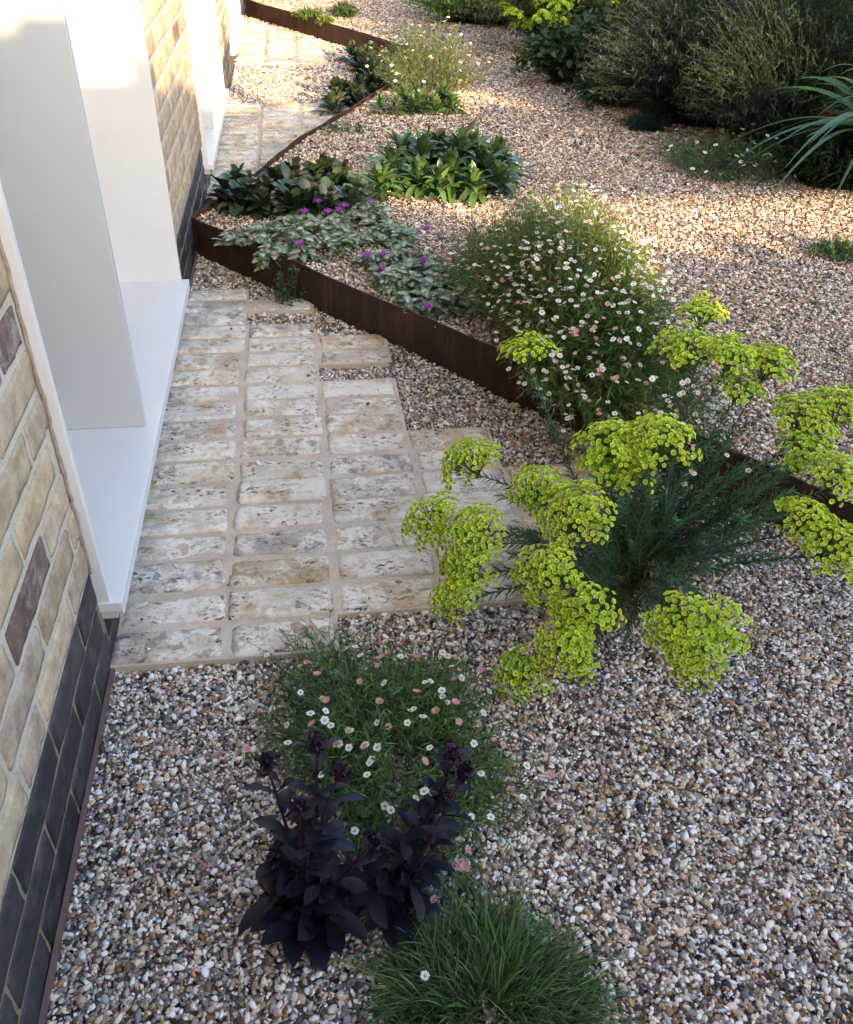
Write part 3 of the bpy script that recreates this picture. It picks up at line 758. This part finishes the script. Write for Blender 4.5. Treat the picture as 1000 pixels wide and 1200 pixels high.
for (px_, py_, z, rp, dens, gn) in HEADS:
    W = at(px_, py_, z)-SB; dist = (at(px_, py_, z)-CAM)@FW; rad = rp*dist/F_PX*1.17
    A = np.array([rng.normal(0, .022), rng.normal(0, .022), .005]); hz = W.copy(); hz[2] = 0
    low = z < .24
    Cc = A + hz*(.45 if not low else .5); Cc[2] = z*(.75 if low else .35)+.06
    ax = unit(W-Cc)*.75+np.array([0, 0, 1.05]); ax = unit(ax+unit(CAM-at(px_, py_, z))*.25)
    base = W-unit(ax)*rad*.55
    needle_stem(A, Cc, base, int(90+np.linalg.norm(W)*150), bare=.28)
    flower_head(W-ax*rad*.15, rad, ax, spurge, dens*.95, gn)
    # a side shoot under each head
    for _ in range(1):
        t = rng.uniform(.45, .7); p = A*(1-t)**2+2*Cc*t*(1-t)+base*t*t; e = p+unit(base-p+rng.normal(0, .12, 3))*rng.uniform(.04, .09)
        needle_stem(p, (p+e)/2, e, 36, L=.02, t0=.0)
# leafy shoots without flowers: a fan to the right and an upright dense middle
for (px_, py_, z) in [(905, 565, .22), (880, 540, .25), (915, 590, .19), (895, 615, .15), (860, 640, .12), (905, 650, .07), (850, 670, .08), (820, 520, .34), (845, 505, .35),
                      (800, 500, .37), (770, 490, .4), (840, 560, .28), (800, 560, .30), (770, 560, .31), (700, 640, .2), (690, 670, .16), (720, 600, .26), (740, 590, .29), (760, 620, .22),
                      (790, 610, .24), (820, 600, .24), (830, 630, .17), (710, 720, .06), (760, 725, .05), (735, 738, .04), (690, 705, .09), (780, 700, .07), (810, 690, .06), (640, 640, .15), (600, 650, .12),
                      (585, 580, .16), (600, 620, .13), (870, 590, .2), (850, 530, .28), (880, 575, .22), (790, 530, .34), (745, 640, .18), (725, 660, .13), (925, 545, .22), (930, 575, .19), (900, 540, .26), (865, 505, .32), (835, 585, .22), (850, 610, .17), (870, 550, .24), (820, 545, .30), (760, 540, .34), (780, 580, .28), (800, 640, .16), (890, 625, .13), (940, 600, .16), (720, 560, .30), (700, 600, .22), (765, 600, .24)]:
    z *= .68; W = at(px_, py_, z)-SB; A = np.array([rng.normal(0, .025), rng.normal(0, .025), .005]); Cc = A*.5+W*.5; Cc[2] = max(z*.62, W[2]*.75+.03)
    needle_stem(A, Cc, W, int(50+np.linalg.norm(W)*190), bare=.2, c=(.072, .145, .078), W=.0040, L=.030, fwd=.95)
# dry straw stems in the heart of the plant
q = MB(); n = 80; A = np.column_stack([rng.normal(0, .035, (n, 2)), np.zeros(n)]); T = A+np.column_stack([rng.normal(.04, .07, n), rng.normal(.06, .07, n), rng.uniform(.06, .20, n)])
tubes(q, bez(A, (A+T)/2+np.array([0, 0, .05]), T, 7), .0011, jit((.17, .12, .06), n, .3), 3); q.build('dry_stem', M_leaf, spurge)

# ------------------------------------------------------------------ stonecrop
def stonecrop(px, label, stems, leafL=.074):
    root = thing('stonecrop', label, 'stonecrop', (*px, GZ), 'dark stonecrops'); O = np.array([*px, GZ])
    for (u_, v_, z, n, tipk) in stems:
        T = at(u_, v_, z)-O; A = np.array([rng.normal(0, .01), rng.normal(0, .01), 0.]); Cc = A+(T-A)*rng.uniform(.1, .55)+rng.normal(0, .012, 3); Cc[2] = T[2]*.55
        A_, C_, T_ = [np.array([p]) for p in (A, Cc, T)]
        q = MB(); tubes(q, bez(A_, C_, T_, 9), np.linspace(.0036, .0020, 9)[None], (.035, .014, .026), 6); q.build('stem', M_waxy, root)
        t = np.repeat(np.linspace(.08 if T[2] > .1 else .2, .95, n), 2); m_ = len(t); o = np.zeros(m_, int); p, d = bez_at(A_[o], C_[o], T_[o], t)
        X = unit(np.cross(d, np.array([.9, .1, .3])+0*d)); Y = np.cross(d, X); k = np.arange(m_); a = (k//2)*(PI/2+.25)+(k % 2)*PI+rng.normal(0, .12, m_)
        rad = X*np.cos(a)[:, None]+Y*np.sin(a)[:, None]; D = unit(rad+d*.7); N = unit(d-rad*.4)
        s = (1.12-.55*t) if T[2] > .1 else np.full(m_, 1.)
        q = MB(); c = jit((.0075, .0090, .0180), m_, .22, .08); c[t > .85] = jit((.014, .011, .020), (t > .85).sum(), .2)
        leaves(q, p, D, N, leafL*s*rng.uniform(.85, 1.15, m_), leafL*.44*s*rng.uniform(.9, 1.1, m_), .30, OVAL, c, .42, None, .05)
        q.build('foliage', M_waxy, root)
        if tipk:
            q = MB(); nb = 26; e = rdir(nb, 1.2)*np.array([.013, .013, .014])*tipk*rng.uniform(.4, 1.3, (nb, 1)); P = T+e; 
            tubes(q, bez(np.repeat(T_, nb, 0)-np.array([0, 0, .012]), np.repeat(T_, nb, 0)+e*.4, P, 4), .0012, (.06, .024, .04), 3)
            leaves(q, np.repeat(P, 3, 0), rdir(nb*3, .8), rdir(nb*3, 1.), .009, .005, .1, OVAL, jit((.026, .014, .028), nb*3, .4), .4)
            leaves(q, np.repeat(T_, 8, 0)-np.array([0, 0, .01]), rdir(8, .5), rdir(8, 1.5), .024, .009, .3, LANCE, jit((.022, .014, .024), 8), .4); q.build('flower_bud', M_waxy, root)
    return root
stonecrop(tuple(at(362, 1082, GZ)[:2]), 'dark purple stonecrop with the larger rosette of broad leaves, left of its pair',
  [(312, 895, .23, 8, .9), (372, 872, .25, 9, 1.), (398, 905, .24, 8, .7), (440, 985, .13, 5, .8), (322, 1010, .11, 4, .9), (352, 1010, .14, 5, 0), (375, 1035, .10, 4, 0), (345, 1060, .06, 3, 0), (385, 1065, .055, 3, 0), (362, 990, .17, 6, 0), (330, 1045, .07, 4, 0), (400, 1030, .10, 5, 0), (352, 945, .2, 7, .5)])
stonecrop(tuple(at(452, 1060, GZ)[:2]), 'dark purple stonecrop with one tall budded stem leaning over the daisies',
  [(530, 885, .24, 9, 1.25), (545, 905, .21, 6, .8), (495, 965, .17, 5, 0), (455, 1020, .09, 4, 0), (485, 1035, .07, 4, 0), (510, 990, .13, 6, 0), (470, 990, .12, 5, 0), (520, 930, .19, 8, .6), (430, 1040, .07, 3, 0), (450, 1065, .04, 3, 0)], .068)

# ------------------------------------------------------------------ daisies
def g2(x, y, z): return tuple(at(x, y, z)[:2])
daisy_clump(g2(455, 888, GZ), 'low daisy plant with white and pink flowers behind the dark stonecrop', R=(.255, .27), H=.11, nst=750, nl=12, ll=.020, lw=.0027,
            nf=130, fs=.0065, mix=(.50, .26, .12, .12), colr=(.076, .142, .038), spread=.45, loose=.5)
daisy_clump(g2(664, 410, BZ), 'large rounded daisy mound covered in small white flowers, spilling over the steel edging', R=(.33, .60), H=.41, nst=3300, nl=15, ll=.020, lw=.0024,
            tight=.74, nf=1700, fs=.0062, mix=(.68, .16, .08, .08), colr=(.115, .185, .045), spread=.42, loose=.35)
daisy_clump(g2(590, 330, BZ), 'thin fringe of daisies between the silver nettles and the large daisy mound', R=(.20, .24), H=.12, nst=240, nl=8, ll=.018, lw=.003,
            nf=110, fs=.0072, mix=(.5, .3, .1, .1), colr=(.075, .105, .035), spread=.6, loose=.5, straw=.15)
daisy_clump(g2(852, 200, BZ), 'low daisy patch on the gravel in front of the right hand border', R=(.33, .38), H=.16, nst=420, nl=12, ll=.022, lw=.0035,
            nf=90, fs=.0095, mix=(.85, .05, .05, .05), colr=(.065, .115, .038), spread=.5, loose=.5)
daisy_clump(g2(500, 105, BZ), 'wispy daisy plant with straw coloured seed stems at the bend of the far bed', R=(.42, .42), H=.38, nst=600, nl=9, ll=.024, lw=.0042,
            nf=90, fs=.0095, mix=(.6, .1, .1, .2), colr=(.085, .125, .050), spread=.5, loose=.5, straw=.15)
daisy_clump(g2(982, 300, BZ), 'small green daisy tuft without flowers near the right edge of the gravel', name='daisy_tuft', R=(.13, .11), H=.07, nst=130, nl=10, ll=.018, lw=.0035, nf=0, colr=(.045, .085, .025), group=None)

# ------------------------------------------------------------------ grass
gx = g2(572, 1185, GZ); root = thing('grass_tuft', 'dense tuft of fine green grass at the bottom edge of the gravel', 'grass', (*gx, GZ))
q = MB(); n = 3400; T, u = blob(n, (.165, .13), .12); T = T*1.; el = 1.45-.75*u+rng.normal(0, .2, n); a = np.arctan2(T[:, 1], T[:, 0])+rng.normal(0, .7, n)
D = np.stack([np.cos(a)*np.cos(el), np.sin(a)*np.cos(el), np.sin(el)], 1)
blades(q, np.column_stack([T*.8, np.full(n, -.005)]), D, rdir(n, .3), rng.uniform(.06, .165, n), rng.uniform(.0016, .0030, n), rng.uniform(.35, 1.05, n), jit((.062, .125, .034), n, .35, .1), 6)
sel = 90; q.build('grass_blades', M_leaf, root)
q = MB(); n = 90; T, u = blob(n, (.15, .12)); a = rng.uniform(0, 6.28, n); D = np.stack([np.cos(a)*.8, np.sin(a)*.8, rng.uniform(.2, .9, n)], 1)
blades(q, np.column_stack([T*.8, np.zeros(n)]), D, rdir(n, .3), rng.uniform(.05, .12, n), .0022, .6, jit((.26, .20, .09), n, .25), 5); q.build('dry_blades', M_leaf, root)

# ------------------------------------------------------------------ leafy clumps of the long bed
rosette_clump(g2(345, 240, BZ), 'clump of dark bronze green spoon shaped leaves by the wall corner of the bed', 'bugle_clump', 'bugle plant',
   [(x, y, rng.uniform(.8, 1.15), .0) for x, y in [(-.27, .02), (-.19, .08), (-.10, .02), (-.16, -.02), (-.02, .07), (.0, -.06), (.08, .03), (.13, -.07), (.17, .09), (.24, .0), (-.12, -.12), (0, -.16), (.12, -.16), (-.2, -.08), (.22, -.12), (-.07, .15), (.09, .17), (.2, .17), (-.22, .14), (.05, -.12), (.0, .2), (.14, .22)]],
   .115, .056, 30, OVAL, (.030, .052, .022), M_gloss, up=.45, droop=.45, fold=.3, tall=.05, wav=.09)
rosette_clump(g2(515, 220, BZ), 'clump of long pointed bright green leaves, largest leafy clump in the bed', 'lance_leaf_clump', 'leafy plant',
   [(x, y, s, h) for x, y, s, h in [(-.20, .03, 1., .03), (-.10, -.06, .9, .02), (-.06, .10, 1.1, .05), (.04, -.03, 1.1, .03), (.10, .12, 1.25, .06), (.20, .04, 1.1, .03), (.24, -.08, .95, .0), (.02, .22, 1., .05), (-.02, -.12, .85, 0), (.18, .2, 1., .04), (-.26, -.10, .9, .0), (.12, -.16, .9, .0), (-.14, .2, 1., .03), (.28, .14, 1., .02)]],
   .185, .044, 40, LANCE, (.060, .118, .036), M_gloss, up=.62, droop=.60, fold=.4, tall=.05, wav=.06)
for x, y, s in ((463, 132, .9), (508, 130, 1.05)):
    rosette_clump(g2(x, y, BZ), 'small pointed leaf clump %s' % ('nearer the brick paving, left of two' if x < 480 else 'behind the largest leafy clump, right of two'), 'lance_leaf_clump', 'leafy plant',
       [(-.08, 0, s, 0), (.06, .04, s, .02), (.0, -.05, s*.8, 0), (.1, -.04, s*.8, .0)], .14, .034, 34, LANCE, (.055, .105, .028), M_gloss, up=.7, droop=.5, tall=.04, group='small leafy clumps')
for (x, y, s, lab) in ((414, 98, 1.0, 'dark leaved clump hanging over the gravel between the two pavings'), (450, 62, 1.1, 'dark leaved clump at the end of the orange brown steel edging')):
    rosette_clump(g2(x, y, BZ), lab, 'bugle_clump', 'bugle plant', [(rng.uniform(-.2, .2)*s, rng.uniform(-.32, .32)*s, s, 0) for _ in range(16)], .12, .056, 24, OVAL, (.030, .050, .022), M_gloss, up=.75, droop=.3, tall=.06, group='bugle clumps')
# silver dead nettles
def pflower():
    V = []; F = []; C = []
    for i in range(9):
        a = i*2.4; e = .35+.12*(i % 3); d = np.array([math.cos(a)*math.cos(e), math.sin(a)*math.cos(e), math.sin(e)]); s = np.array([-math.sin(a), math.cos(a), 0]); n0 = len(V)
        for t, w in ((.1, .12), (.6, .24), (1, .10)):
            for k in (-1, 1): V.append(tuple(d*t+s*w*k+np.array([0, 0, .2*t]))); C.append((.26, .045, .30) if t < .9 else (.36, .10, .40))
        F += [(n0, n0+1, n0+3, n0+2), (n0+2, n0+3, n0+5, n0+4)]
    return np.array(V), np.array(F), np.array(C)
PF = {'purple': pflower()}; q = MB(); q.add(*PF['purple']); PFM = {'purple': q.mesh('flower', M_petal, False)}
def nettle(patches, label, flw, n=105, group='silver dead nettles'):
    x, y = g2(*patches[0][:2], BZ); root = thing('dead_nettle', label, 'dead nettle', (x, y, BZ), group); O = np.array([x, y, BZ])
    for (u_, v_, rx, ry, k) in patches:
        c = at(u_, v_, BZ)-O; m_ = int(n*k); T, u = blob(m_, (rx, ry)); h = rng.uniform(.012, .065, m_)*(1.1-.5*u)
        P = np.column_stack([T+c[:2], h]); q = MB(); B = P.copy(); B[:, 2] = 0; B[:, :2] -= T*.25; tubes(q, bez(B, B*.4+P*.6, P, 4), .001, (.10, .07, .05), 3); q.build('stem', M_leaf, root)
        P2 = np.repeat(P, 4, 0); nn = len(P2); a = rng.uniform(0, 6.28, nn); D = np.stack([np.cos(a), np.sin(a), rng.uniform(-.15, .5, nn)], 1)
        N = unit(rdir(nn)*.5+np.array([0, 0, 1.])); q = MB(); L = rng.uniform(.024, .044, nn)
        leaves(q, P2+rng.normal(0, .004, (nn, 3)), D, N, L, L*.78, .25, HEART, jit((.42, .48, .38), nn, .22, .06), .25, jit((.075, .125, .045), nn, .25, .08), .05); q.build('foliage', M_leaf, root)
    P = np.array([at(a, b, z)-O for a, b, z in flw]); 
    q = MB(); B = P.copy(); B[:, 2] = 0; tubes(q, bez(B, B*.5+P*.5, P, 4), .0014, (.12, .08, .07), 4); q.build('flower_stalk', M_leaf, root)
    add_flowers(root, P, np.tile([0, 0, 1.], (len(P), 1)), np.full(len(P), .020), ['purple']*len(P), meshes=PFM, shapes=PF)
nettle([(365, 280, .17, .14, 1.3), (300, 286, .10, .06, .5), (415, 262, .12, .10, .7), (350, 303, .14, .07, .6), (455, 285, .12, .09, .6)],
       'silver leaved dead nettle with purple flowers beside the dark spoon leaved clump', [(338, 284, .15), (352, 288, .16), (385, 250, .17), (398, 248, .16), (404, 243, .17), (374, 238, .17), (437, 240, .15), (358, 250, .15)])
nettle([(490, 335, .13, .10, 1.), (520, 365, .13, .07, .8), (465, 312, .10, .08, .5), (540, 330, .10, .09, .35)],
       'silver leaved dead nettle with purple flowers growing by the top of the dark steel edging', [(430, 302, .17), (449, 300, .16), (495, 308, .15), (502, 362, .15), (500, 270, .15), (450, 318, .13)])
# weeds and litter
def weed(px, label, H, R, nst, nl, z=None, c=(.05, .09, .03), ll=.016, lw=.004, group='weeds in the gravel'):
    r, _ = shrub(px, label, 'weed', 'weed', R, H, nst, nl, ll, lw, c, z=z, group=group, spread=.3, srad=.0011, stemc=(.08, .10, .04)); return r
weed(g2(338, 358, GZ), 'feathery green weed growing against the steel edging, larger of two', .17, (.07, .04), 22, 26)
weed(g2(468, 430, GZ), 'thin upright weed between the third row end of paving and the steel edging', .10, (.02, .02), 4, 16)
weed(g2(405, 152, BZ), 'patch of low green seedlings beside the far brick paving', .03, (.18, .16), 60, 8, c=(.07, .14, .03))
weed(g2(610, 455, GZ), 'thin trailing stems hanging in front of the steel edging under the daisy mound', .10, (.07, .05), 14, 9)
weed(g2(690, 130, BZ), 'tiny grey green seedling alone in the gravel by the border', .04, (.04, .04), 12, 10)
def dead_leaf(px_, py_, label, s=.03, rot=0., z=GZ):
    p = at(px_, py_, z+.01); q = MB(); leaves(q, np.array([[0, 0, 0.]]), np.array([[math.cos(rot), math.sin(rot), .15]]), np.array([[.2, .1, 1.]]), s, s*.6, .3, OVAL, np.array([[.17, .07, .03]]), .5, None)
    tag(q.build('fallen_leaf', M_leaf, loc=tuple(p)), label, 'leaf', 'fallen leaves')
dead_leaf(425, 402, 'curled red brown fallen leaf on gravel between paving and steel edging', .04, .3)
dead_leaf(586, 822, 'small brown fallen leaf on gravel under the lime green spurge', .03, 1.2)

# far bed and borders
for (x, y, R_, H_, c, lab) in ((362, 22, .13, .09, (.10, .15, .04), 'olive green cushion nearest the end of the far steel edging'), (403, 20, .14, .12, (.055, .105, .03), 'dark green cushion beside the olive cushion in the far bed'),
                               (382, 27, .08, .05, (.12, .17, .03), 'small yellow green cushion close behind the far steel edging')):
    shrub(g2(x, y, BZ), lab, 'cushion_plant', 'cushion plant', (R_, R_), H_, 220, 14, .022, .006, c, group='cushion plants of the far bed')
shrub(g2(562, 26, BZ), 'bright green ferny low plant at the top of the gravel', 'ferny_plant', 'green plant', (.60, .45), .38, 1100, 18, .030, .010, (.16, .25, .04))
shrub(g2(612, 12, BZ), 'dull grey green low plant behind the bright green ferny one', 'ferny_plant', 'green plant', (.4, .5), .35, 400, 16, .03, .009, (.075, .12, .05))

# right hand border: a taller steel bed
RB = [tuple(at(1045, 232, BZ)[:2]), tuple(at(955, 203, BZ)[:2]), tuple(at(835, 140, BZ)[:2]), tuple(at(720, 66, BZ)[:2]), tuple(at(690, 40, BZ)[:2]), tuple(at(600, 22, BZ)[:2]), tuple(at(595, -35, BZ)[:2])]
t = thing('border_edging', 'tall dark rusted steel side of the raised border at the right', 'garden edging', (*RB[1], BZ))
for a, b in zip(RB[:-1], RB[1:]):
    q = MB(); plate(q, (a[0]-RB[1][0], a[1]-RB[1][1]), (b[0]-RB[1][0], b[1]-RB[1][1]), -.05, .26, .006, 12); q.build('steel_panel', M_steel, t, smooth=False)
SZ = .33
q = MB(); q.add([v for p in RB for v in ((p[0]+.004, p[1]+.004, SZ), (p[0]+12, p[1]+2, SZ))], [(2*i, 2*i+1, 2*i+3, 2*i+2) for i in range(len(RB)-1)]); tag(q.build('border_soil', M_soil), kind='structure')
def bp(x, y): return g2(x, y, SZ)
grey = (.065, .085, .055)
shrub(bp(830, 84), 'broad grey green feathery shrub filling the middle of the border', 'feathery_shrub', 'shrub', (.66, .54), .78, 2100, 34, .026, .0048, (.040, .068, .036), spread=.4, lean=(-.15, -.1), group='border shrubs')
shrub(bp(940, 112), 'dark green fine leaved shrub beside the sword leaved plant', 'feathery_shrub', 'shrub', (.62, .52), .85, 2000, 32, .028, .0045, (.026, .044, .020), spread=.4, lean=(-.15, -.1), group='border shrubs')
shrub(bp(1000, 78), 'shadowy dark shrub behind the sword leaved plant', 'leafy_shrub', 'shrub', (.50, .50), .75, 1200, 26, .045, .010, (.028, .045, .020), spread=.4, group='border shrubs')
shrub(bp(745, 18), 'grey green shrub at the back of the border behind the pink flowers', 'leafy_shrub', 'shrub', (1.2, .7), 1.1, 1700, 24, .04, .009, (.055, .08, .04), spread=.4, group='border shrubs')
r, tip = shrub(g2(692, 100, BZ), 'round leaved plant with magenta flowers at the foot of the border', 'geranium', 'geranium', (.42, .30), .42, 420, 14, .042, .036, (.050, .090, .030), prof=HEART, spread=.4, droop=.2, srad=.0015)
sel = rng.choice(len(tip), 60, replace=False); sel = sel[np.argsort(tip[sel, 1])][:13]
def mflower():
    V = []; F = []; C = []
    for i in range(5):
        a = i*2*PI/5; n0 = len(V)
        for r_, w in ((.15, .12), (.65, .42), (1., .3)):
            for s in (-1, 1): V.append((r_*math.cos(a)-s*w*math.sin(a), r_*math.sin(a)+s*w*math.cos(a), .15*r_)); C.append((.34, .05, .22) if r_ > .2 else (.25, .02, .12))
        F += [(n0, n0+1, n0+3, n0+2), (n0+2, n0+3, n0+5, n0+4)]
    return np.array(V), np.array(F), np.array(C)
GF = {'m': mflower()}; q = MB(); q.add(*GF['m']); GFM = {'m': q.mesh('flower', M_petal, False)}
GP = tip[sel]+np.array([0, -.02, .03]); add_flowers(r, GP, unit(np.tile([-.1, -.7, .7], (len(sel), 1))+rng.normal(0, .2, (len(sel), 3))), rng.uniform(.011, .019, len(sel)), ['m']*len(sel), meshes=GFM, shapes=GF)
shrub(g2(750, 122, BZ), 'mottled ivy like plant trailing from the border onto the gravel', 'ivy_plant', 'ivy', (.38, .22), .22, 260, 12, .032, .028, (.060, .085, .045), prof=HEART, spread=.6, srad=.0015)
shrub(g2(757, 152, BZ), 'small dark blue green needle tuft standing on the gravel by the border', 'needle_tuft', 'needle tuft', (.14, .11), .10, 260, 14, .022, .0028, (.018, .050, .038))
shrub(bp(1005, 150), 'low dark green mound added for the shaded void over the steel side of the border', 'leafy_shrub', 'shrub', (.34, .24), .30, 600, 24, .035, .009, (.020, .036, .014), spread=.5, lean=(-.2, -.5), group='border shrubs')  # added dark mound hides the steel and stands in for deep shade
# far lime spurge
fs_ = g2(642, 66, BZ); fr_ = thing('spurge', 'distant lime green spurge at the far end of the border', 'spurge', (*fs_, BZ))
for i in range(60):
    tpt = np.array([rng.normal(-.02, .22), rng.normal(.05, .30), rng.uniform(.2, .55)]); A = np.array([tpt[0]*.2, tpt[1]*.2, 0]); needle_stem(A, np.array([tpt[0]*.5, tpt[1]*.5, tpt[2]*.8]), tpt, 50, L=.04, W=.007, c=(.07, .12, .035), root=fr_)
    flower_head(tpt, rng.uniform(.06, .085), (0, -.1, 1), fr_, .35, .2, fs=.011)
# sword leaved plant
def swords(px, z, label, n, L, W, c, dirc, name='sword_leaf_plant'):
    root = thing(name, label, 'sword leaved plant', (*px, z), 'sword leaved plants')
    for i in range(n):
        a = dirc+rng.normal(0, .75); el = rng.uniform(.45, 1.35); q = MB(); D = np.array([[math.cos(a)*math.cos(el), math.sin(a)*math.cos(el), math.sin(el)]])
        blades(q, np.array([[rng.normal(0, .03), rng.normal(0, .03), 0]]), D, np.array([[0, 0, 1.]])+rng.normal(0, .2, (1, 3)), np.array([L*rng.uniform(.65, 1.1)]), np.array([W*rng.uniform(.8, 1.2)]), np.array([rng.uniform(.45, .95)]), jit(c, 1, .15), 14)
        q.build('leaf', M_gloss, root)
swords(g2(1042, 168, SZ), SZ, 'sword leaved plant arching in from the right edge, upper of two', 46, .80, .030, (.050, .105, .028), 2.9)
swords(g2(1025, 225, BZ), BZ, 'sword leaved plant low at the right edge over the sunny gravel, lower of two', 30, .50, .020, (.060, .095, .035), 2.9)

# hedge added out of frame on the right to cut the sky light
hg = thing('shade_hedge', 'added unseen dark green hedge beyond the right hand border', 'shade_hedge', (5.1, 3.4, 0))
q = MB(); q.box((-.32, .1, -.03), (.32, 9.4, 2.45), (.012, .020, .008)); q.build('core', M_leaf, hg, smooth=False)
q = MB(); n = 26000; side = rng.random(n); P = np.column_stack([rng.uniform(-.42, .42, n), rng.uniform(0, 9.5, n), rng.uniform(0, 2.6, n)])
P[side < .6, 0] = -.40+rng.normal(0, .05, (side < .6).sum()); P[(side > .6) & (side < .85), 2] = 2.5+rng.normal(0, .05, ((side > .6) & (side < .85)).sum()); P[side > .95, 1] = rng.normal(0.05, .05, (side > .95).sum())
leaves(q, P, unit(rdir(n)+np.array([-.5, 0, .3])), rdir(n), rng.uniform(.03, .06, n), .026, .2, OVAL, jit((.040, .070, .022), n, .3, .1), .3); q.build('foliage', M_leaf, hg)
